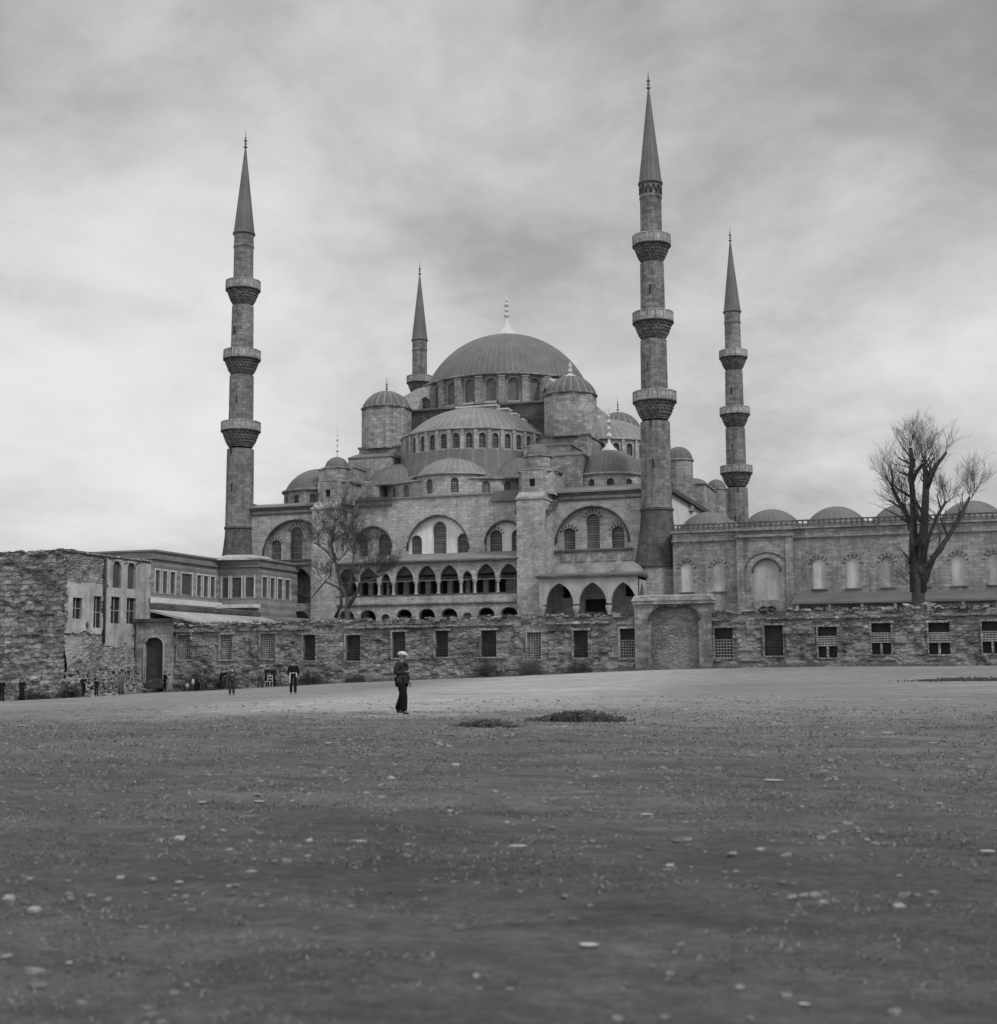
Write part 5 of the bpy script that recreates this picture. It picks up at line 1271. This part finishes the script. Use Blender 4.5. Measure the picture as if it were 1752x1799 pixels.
def person(px, py_foot, Yp, H, yaw, label, coat, legs, pose='stand', cap=None, shirt=None, skirt=False, sub=1, group='people by the wall', extra=None, arms='down', lean=0, girth=1.0):
    g = at(px, py_foot, Y=Yp); x, y = g.x, Yp; z = gz(x, y)
    o = empty('person', (x, y, z), label, 'person', group)
    k = H/1.7; W = Vector
    def J(a, b, c): return W((a, b+lean*max(0, c-.9), c))
    pel = J(0, 0, .95)
    hipL, hipR = J(-.09, 0, .9), J(.09, 0, .9)
    if pose == 'stand': kL, kR, aL, aR = J(-.1, -.02, .5), J(.1, -.02, .5), J(-.1, .02, .09), J(.11, .02, .09)
    elif pose == 'step': kL, kR, aL, aR = J(-.09, -.1, .5), J(.09, .05, .49), J(-.1, -.12, .09), J(.1, .22, .13)
    elif pose == 'apart': kL, kR, aL, aR = J(-.13, -.02, .5), J(.13, -.02, .5), J(-.17, .02, .09), J(.17, .02, .09)
    elif pose == 'walk': kL, kR, aL, aR = J(-.09, -.13, .5), J(.09, .03, .48), J(-.1, -.13, .09), J(.09, .2, .12)
    elif pose == 'crouch':
        dz = W((0, 0, -.5)); kL, kR, aL, aR = W((-.16, -.38, .48)), W((.16, -.38, .48)), W((-.13, -.05, .09)), W((.13, -.05, .09))
    dz = W((0, .0, -.5)) if pose == 'crouch' else W((0, 0, 0))
    def up(v): return v+dz
    sp, ch, nk = up(J(0, 0, 1.12)), up(J(0, .01, 1.32)), up(J(0, 0, 1.46))
    h0, h1, h2 = up(J(0, -.02, 1.53)), up(J(0, -.015, 1.6)), up(J(0, -.005, 1.665))
    sh = {-1: up(J(-.175, 0, 1.39)), 1: up(J(.175, 0, 1.39))}
    if arms == 'down': el = {s: up(J(s*.235, .03, 1.12)) for s in (-1, 1)}; wr_ = {s: up(J(s*.24, -.04, .87)) for s in (-1, 1)}
    elif arms == 'chest': el = {s: up(J(s*.26, -.02, 1.13)) for s in (-1, 1)}; wr_ = {s: up(J(s*.06, -.24, 1.16+.02*s)) for s in (-1, 1)}
    elif arms == 'akimbo': el = {s: up(J(s*.34, .06, 1.17)) for s in (-1, 1)}; wr_ = {s: up(J(s*.19, -.08, 1.0)) for s in (-1, 1)}
    elif arms == 'front': el = {s: up(J(s*.24, -.1, 1.14)) for s in (-1, 1)}; wr_ = {s: up(J(s*.15, -.33, 1.1)) for s in (-1, 1)}
    elif arms == 'reach': el = {-1: up(J(-.3, -.12, 1.2)), 1: up(J(.235, .03, 1.12))}; wr_ = {-1: up(J(-.4, -.33, 1.1)), 1: up(J(.24, -.04, .87))}
    elif arms == 'man': el = {-1: up(J(-.25, .07, 1.13)), 1: up(J(.26, .03, 1.12))}; wr_ = {-1: up(J(-.03, -.2, 1.17)), 1: up(J(.22, -.1, .9))}
    if pose == 'crouch': hipL, hipR = hipL+dz, hipR+dz; pel = pel+dz
    V = [(pel, (.13, .1)), (sp, (.125, .09)), (ch, (.15, .105)), (nk, .052), (h0, (.062, .075)), (h1, (.078, .098)), (h2, (.06, .08))]
    Ed = [(0, 1), (1, 2), (2, 3), (3, 4), (4, 5), (5, 6)]
    for s_ in (-1, 1):
        i = len(V); V += [(sh[s_], .055), (el[s_], .04), (wr_[s_], .027)]; Ed += [(2, i), (i, i+1), (i+1, i+2)]
    for hp, kn, an in ((hipL, kL, aL), (hipR, kR, aR)):
        i = len(V); toe = an+W((0, -.15, -.055)); V += [(hp, .085), (kn, .055), (an, .038), (toe, (.035, .025))]; Ed += [(0, i), (i, i+1), (i+1, i+2), (i+2, i+3)]
    b = skin_mesh('body', V, Ed, sub=sub)
    for s_ in (-1, 1): hand(b, wr_[s_], wr_[s_]-el[s_], -s_)
    # face: nose, brow, mouth, ears, eyes as relief
    f = h1+W((0, -.092, 0))
    b.tube([f+W((0, .0, .015)), f+W((0, -.018, -.018)), f+W((0, .004, -.03))], [.009, .014, .008], 6)
    b.tube([f+W((-.022, .012, -.052)), f+W((0, -.0, -.052)), f+W((.022, .012, -.052))], .006, 5)
    for s_ in (-1, 1):
        b.tube([h1+W((s_*.076, .01, .02)), h1+W((s_*.088, .018, 0)), h1+W((s_*.076, .008, -.03))], [.01, .013, .009], 5)
        b.tube([f+W((s_*.042, .018, .024)), f+W((s_*.022, .002, .028)), f+W((s_*.012, .006, .024))], .007, 5)
    mat = Matrix.Translation((x, y, z)) @ Matrix.Rotation(yaw, 4, 'Z') @ Matrix.Diagonal((k, k, k, 1))
    def put(m, name, mt, par=o, lab=None):
        m.v = [tuple(mat @ Vector(v)) for v in m.v]; return m.build(name, mt, par, lab)
    bo = put(b, 'body', SKIN)
    if sub > 1:
        e = M()
        for s_ in (-1, 1): e.lathe(0, 0, [(.001, .012), (.01, .006), (.012, 0), (.01, -.006), (.001, -.012)], 8, smooth=True); 
        n_ = len(e.v)//2; e.v = [tuple(Vector(v)+f+W(((-.028 if i < n_ else .028), .012, .008))) for i, v in enumerate(e.v)]
        put(e, 'eyes', HAIR)
    # trousers or skirt
    G = girth
    if skirt:
        m = M(); m.lathe(0, 0, [(.13, 1.02), (.17, .85), (.2, .5), (.24, .14), (.2, .13)], 16, smooth=True, rf=lambda a, j, i: 1+.05*math.sin(a*6), sy=.75); put(m, 'skirt', cloth(legs))
    V = [(pel-W((0, 0, .03)), (.11*G, .1*G))]; Ed = []
    for hp, kn, an in ((hipL, kL, aL), (hipR, kR, aR)):
        i = len(V); V += [(hp, .088*G), ((hp+kn)/2, .092*G), (kn, .083*G), ((kn+an)/2, .08*G), (an+W((0, 0, -.025)), .075*G)]; Ed += [(0, i), (i, i+1), (i+1, i+2), (i+2, i+3), (i+3, i+4)]
    put(skin_mesh('trousers', V, Ed, sub=sub), 'trousers', cloth(legs))
    V = [(up(J(0, 0, .80)), (.185*G, .15*G)), (up(J(0, 0, .92)), (.17*G, .13*G)), (up(J(0, 0, 1.05)), (.155*G, .115*G)), (sp, (.16*G, .12*G)), (ch, (.175*G, .13*G)), (up(J(0, .01, 1.41)), (.11, .085))]; Ed = [(0, 1), (1, 2), (2, 3), (3, 4), (4, 5)]
    for s_ in (-1, 1):
        i = len(V); wv = wr_[s_]; V += [(sh[s_], .08*G), ((sh[s_]+el[s_])/2, .068*G), (el[s_], .062*G), (wv+(el[s_]-wv)*.12, .046*G)]; Ed += [(4, i), (i, i+1), (i+1, i+2), (i+2, i+3)]
    jk = put(skin_mesh('jacket', V, Ed, sub=sub), 'jacket', cloth(coat))
    if shirt is not None:
        m = M(); yb = -.135*G
        m.hexa([up(J(-.05, yb-.02, 1.38)), up(J(.05, yb-.02, 1.38)), up(J(.05, yb+.03, 1.38)), up(J(-.05, yb+.03, 1.38)), up(J(-.03, -.08, 1.47)), up(J(.03, -.08, 1.47)), up(J(.03, -.02, 1.47)), up(J(-.03, -.02, 1.47))])
        put(m, 'shirt', cloth(shirt))
    for an in (aL, aR):
        m = skin_mesh('shoe', [(an+W((0, .03, -.04)), (.048, .045)), (an+W((0, -.06, -.05)), (.048, .038)), (an+W((0, -.17, -.06)), (.044, .028))], [(0, 1), (1, 2)], sub=1); put(m, 'shoe', SHOE)
    if cap is not None:
        m = M(); c = h2+W((0, .005, -.02)); m.lathe(c.x, c.y, [(.088, c.z-.02), (.112, c.z+.015), (.116, c.z+.03), (.092, c.z+.06), (.04, c.z+.09), (.003, c.z+.092)], 18, smooth=True, sy=1.15)
        m.hexa([c+W((-.075, -.17, -.015)), c+W((.075, -.17, -.015)), c+W((.09, -.06, -.01)), c+W((-.09, -.06, -.01)), c+W((-.07, -.165, 0)), c+W((.07, -.165, 0)), c+W((.09, -.06, .015)), c+W((-.09, -.06, .015))])
        put(m, 'cap', cloth(cap))
    else:
        m = M(); c = h1+W((0, .012, .022)); pr = [(.001, c.z+.105), (.045, c.z+.095), (.078, c.z+.06), (.09, c.z+.02), (.088, c.z-.01)]
        m.lathe(c.x, c.y, pr, 16, smooth=True, sy=1.18); m.lathe(c.x, c.y, [(.086, c.z-.01), (.08, c.z-.07), (.07, c.z-.08)], 10, a0=10, a1=170, smooth=True, sy=1.1); put(m, 'hair', HAIR)
    if extra: extra(put, up, J, o)
    return o
def vdir(px, Yp):     # yaw so that local -y looks at the camera
    g = at(px, 1200, Y=Yp); return math.atan2(-(CO.y-g.y), -(CO.x-g.x))-math.pi/2
def Yat(px, py, zg):
    p = at(px, py, Z=zg)
    for _ in range(12):
        p2 = at(px, py, Z=min(-.02, gz(p.x, max(-150, min(-51, p.y))))); p = (p+p2)/2
    return p.y
def sash(put, up, J, o):
    m = M(); m.lathe(0, 0, [(.172, 1.035), (.176, 1.045), (.172, 1.055)], 20, smooth=True, sy=.78)
    m.hexa([J(-.2,-.1,.55),J(-.17,-.13,.55),J(-.16,-.1,.55),J(-.19,-.07,.55),J(-.19,-.12,1.04),J(-.15,-.16,1.04),J(-.15,-.12,1.04),J(-.19,-.08,1.04)])
    m.hexa([J(.12,-.15,.85),J(.15,-.13,.85),J(.15,-.1,.85),J(.12,-.12,.85),J(.13,-.16,1.04),J(.17,-.12,1.04),J(.17,-.09,1.04),J(.13,-.13,1.04)])
    put(m, 'white_sash', cloth(.6))
def fronts(put, up, J, o):
    m = M()
    for s_ in (-1, 1):
        m.hexa([J(s_*.07-.03,-.165,.86),J(s_*.1+.04,-.15,.86),J(s_*.1+.04,-.11,.86),J(s_*.07-.03,-.12,.86),J(s_*.05-.02,-.165,1.36),J(s_*.05+.04,-.165,1.36),J(s_*.05+.04,-.12,1.36),J(s_*.05-.02,-.12,1.36)])
    put(m, 'jacket_front', cloth(.06))
V0 = vdir
yM = Yat(710, 1255, -1.25)
person(706, 1255, yM, 1.7, V0(706, yM)+1.0, 'man in a white flat cap and dark jacket walking on the open ground, nearest person', .028, .01, 'walk', cap=.5, shirt=.04, sub=2, arms='man', girth=1.32, group='people on the open ground')
y2 = Yat(515, 1220, -1.2)
person(515, 1220, y2, 1.68, V0(515, y2)+.1, 'man in black jumper with a white cloth tied at the waist, standing mid ground', .012, .012, 'stand', arms='down', extra=sash, girth=1.0, group='people on the open ground')
y3 = Yat(407, 1222, -1.4)
person(407, 1222, y3, 1.62, V0(407, y3)+.15, 'boy in dark clothes holding something pale at his chest, in front of the wall', .05, .035, 'stand', arms='chest', shirt=.3, group='people on the open ground')
def wp(px, py, d, lab, H, coat, legs, **k):
    Y = YW-d; person(px, py, Y, H, V0(px, Y)+k.pop('turn', 0), lab, coat, legs, **k)
wp(387, 1213, 2.2, 'dark clothed man leaning towards another by the wall, left of the boy', 1.68, .012, .015, pose='step', arms='front', turn=1.3, lean=-.25)
wp(397, 1213, 1.7, 'man in grey trousers turned to the leaning man', 1.68, .02, .06, pose='stand', arms='reach', turn=-1.2)
wp(457, 1211, 2.6, 'man in a grey shirt, leftmost of the group round the white chair', 1.6, .09, .04, pose='apart', arms='akimbo', turn=2.8)
wp(469, 1209, 2.0, 'man in black standing behind the white chair', 1.68, .012, .012, pose='stand', arms='front', turn=.4)
wp(480, 1208, 1.6, 'person in a long dark coat, right of the white chair', 1.68, .025, .015, skirt=True, arms='down', turn=-.6)
wp(355, 1214, 1.4, 'boy in grey standing against the wall bush', 1.6, .06, .05, pose='stand', arms='down')
wp(338, 1215, 2.0, 'child in a pale shirt leaning sideways by the wall', 1.12, .42, .05, pose='apart', arms='reach', lean=-.2, turn=.9)
wp(329, 1216, 1.9, 'small child in pale clothes crouching beside the leaning child', 1.1, .3, .12, pose='crouch', arms='front', turn=.6)
wp(289, 1217, 1.6, 'thin man all in black at the small arched gate', 1.66, .01, .01, pose='step', arms='front', turn=1.2)
wp(297, 1216, 1.2, 'person in pale grey clothes right behind the man in black at the gate', 1.45, .28, .2, pose='stand', arms='down', turn=.3)
wp(281, 1217, 1.0, 'person in a white shirt sitting low by the dark cart at the gate', 1.55, .42, .04, pose='crouch', arms='front', turn=.8)
def rp(px, py, Y, lab, H, coat, legs, **k): person(px, py, Y, H, V0(px, Y)+k.pop('turn', 0), lab, coat, legs, **k)
gr_ = 'people near the ruined building'
rp(38, 1233, -62.6, 'person in a long black coat before the left wall of the ruined building', 1.72, .012, .012, skirt=True, arms='down', turn=-.5, group=gr_)
rp(2, 1240, -65.5, 'dark figure half cut by the left edge of the picture', 1.7, .012, .012, pose='stand', arms='down', turn=.2, group=gr_)
rp(122, 1227, -62.0, 'dark dressed person sitting low at the corner of the ruin', 1.6, .03, .02, pose='crouch', arms='front', turn=.5, group=gr_)
rp(146, 1227, -62.2, 'person in black holding both hands at the chest, right of the sitting one', 1.6, .012, .012, pose='step', arms='chest', turn=.5, group=gr_)
rp(169, 1226, -61.5, 'slim child in black with pale socks, right of the one holding hands at the chest', 1.35, .012, .015, pose='stand', arms='down', turn=.4, group=gr_)
rp(212, 1225, -61.2, 'person in a long brownish grey coat, standing alone in front of the rubble', 1.72, .09, .06, skirt=True, arms='down', turn=-.3, group=gr_)
# chair within the group
cp = at(472, 1213, Y=YW-3.1); cz = gz(cp.x, YW-3.1)
CH = empty('chair', (cp.x, YW-3.1, cz), 'white painted wooden chair in the middle of the group by the wall', 'chair')
def cb(name, *b):
    m = M(); x, y = cp.x, YW-3.1; m.box(x+b[0], x+b[1], y+b[2], y+b[3], cz+b[4], cz+b[5]); m.build(name, cloth(.33), CH)
cb('seat', -.23, .23, -.22, .22, .43, .47)
for a, b in ((-.23, -.22), (.19, -.22), (-.23, .18), (.19, .18)): cb('leg', a, a+.04, b, b+.04, -.02, .43)
m = M(); x, y = cp.x, YW-3.1
for a in (-.23, .19): m.box(x+a, x+a+.04, y+.18, y+.22, cz+.47, cz+.95)
m.box(x-.23, x+.23, y+.185, y+.215, cz+.85, cz+.95); m.box(x-.19, x+.19, y+.19, y+.21, cz+.62, cz+.68); m.build('backrest', cloth(.33), CH)
# hand cart by the small gate
kp = at(273, 1216, Y=YW-1.6); kz = gz(kp.x, YW-1.6); kx, ky = kp.x, YW-1.7
KC = empty('handcart', (kx, ky, kz), 'dark low handcart parked beside the small arched gate', 'cart')
m = M(); m.hexa([(kx-.75, ky-.35, kz+.32), (kx+.75, ky-.35, kz+.32), (kx+.75, ky+.35, kz+.32), (kx-.75, ky+.35, kz+.32), (kx-.9, ky-.42, kz+.75), (kx+.9, ky-.42, kz+.75), (kx+.9, ky+.42, kz+.75), (kx-.9, ky+.42, kz+.75)]); m.build('box', WOOD, KC)
for s_ in (-.47, .47):
    m = M(); n_ = 16; pts = [(kx+.28*math.cos(2*math.pi*i/n_), ky+s_, kz+.28+.28*math.sin(2*math.pi*i/n_)) for i in range(n_+1)]; m.tube(pts, .03, 5)
    for i in range(6):
        a = math.pi*i/6; m.tube([(kx-.26*math.cos(a), ky+s_, kz+.28-.26*math.sin(a)), (kx+.26*math.cos(a), ky+s_, kz+.28+.26*math.sin(a))], .014, 4)
    m.build('wheel', IRON, KC)
m = M()
for s_ in (-.3, .3): m.tube([(kx-.8, ky+s_, kz+.5), (kx-1.5, ky+s_, kz+.12)], .025, 5)
m.build('handle', WOOD, KC)
m = M()
for s_, q in ((-.35, .28), (.1, .33), (.45, .22)): rock(m, (kx+s_, ky, kz+.85), q, int(q*100), flat=.7)
tag(m.build('sacks', WEED, None), 'dark bulky sacks piled on the handcart', 'sacks')
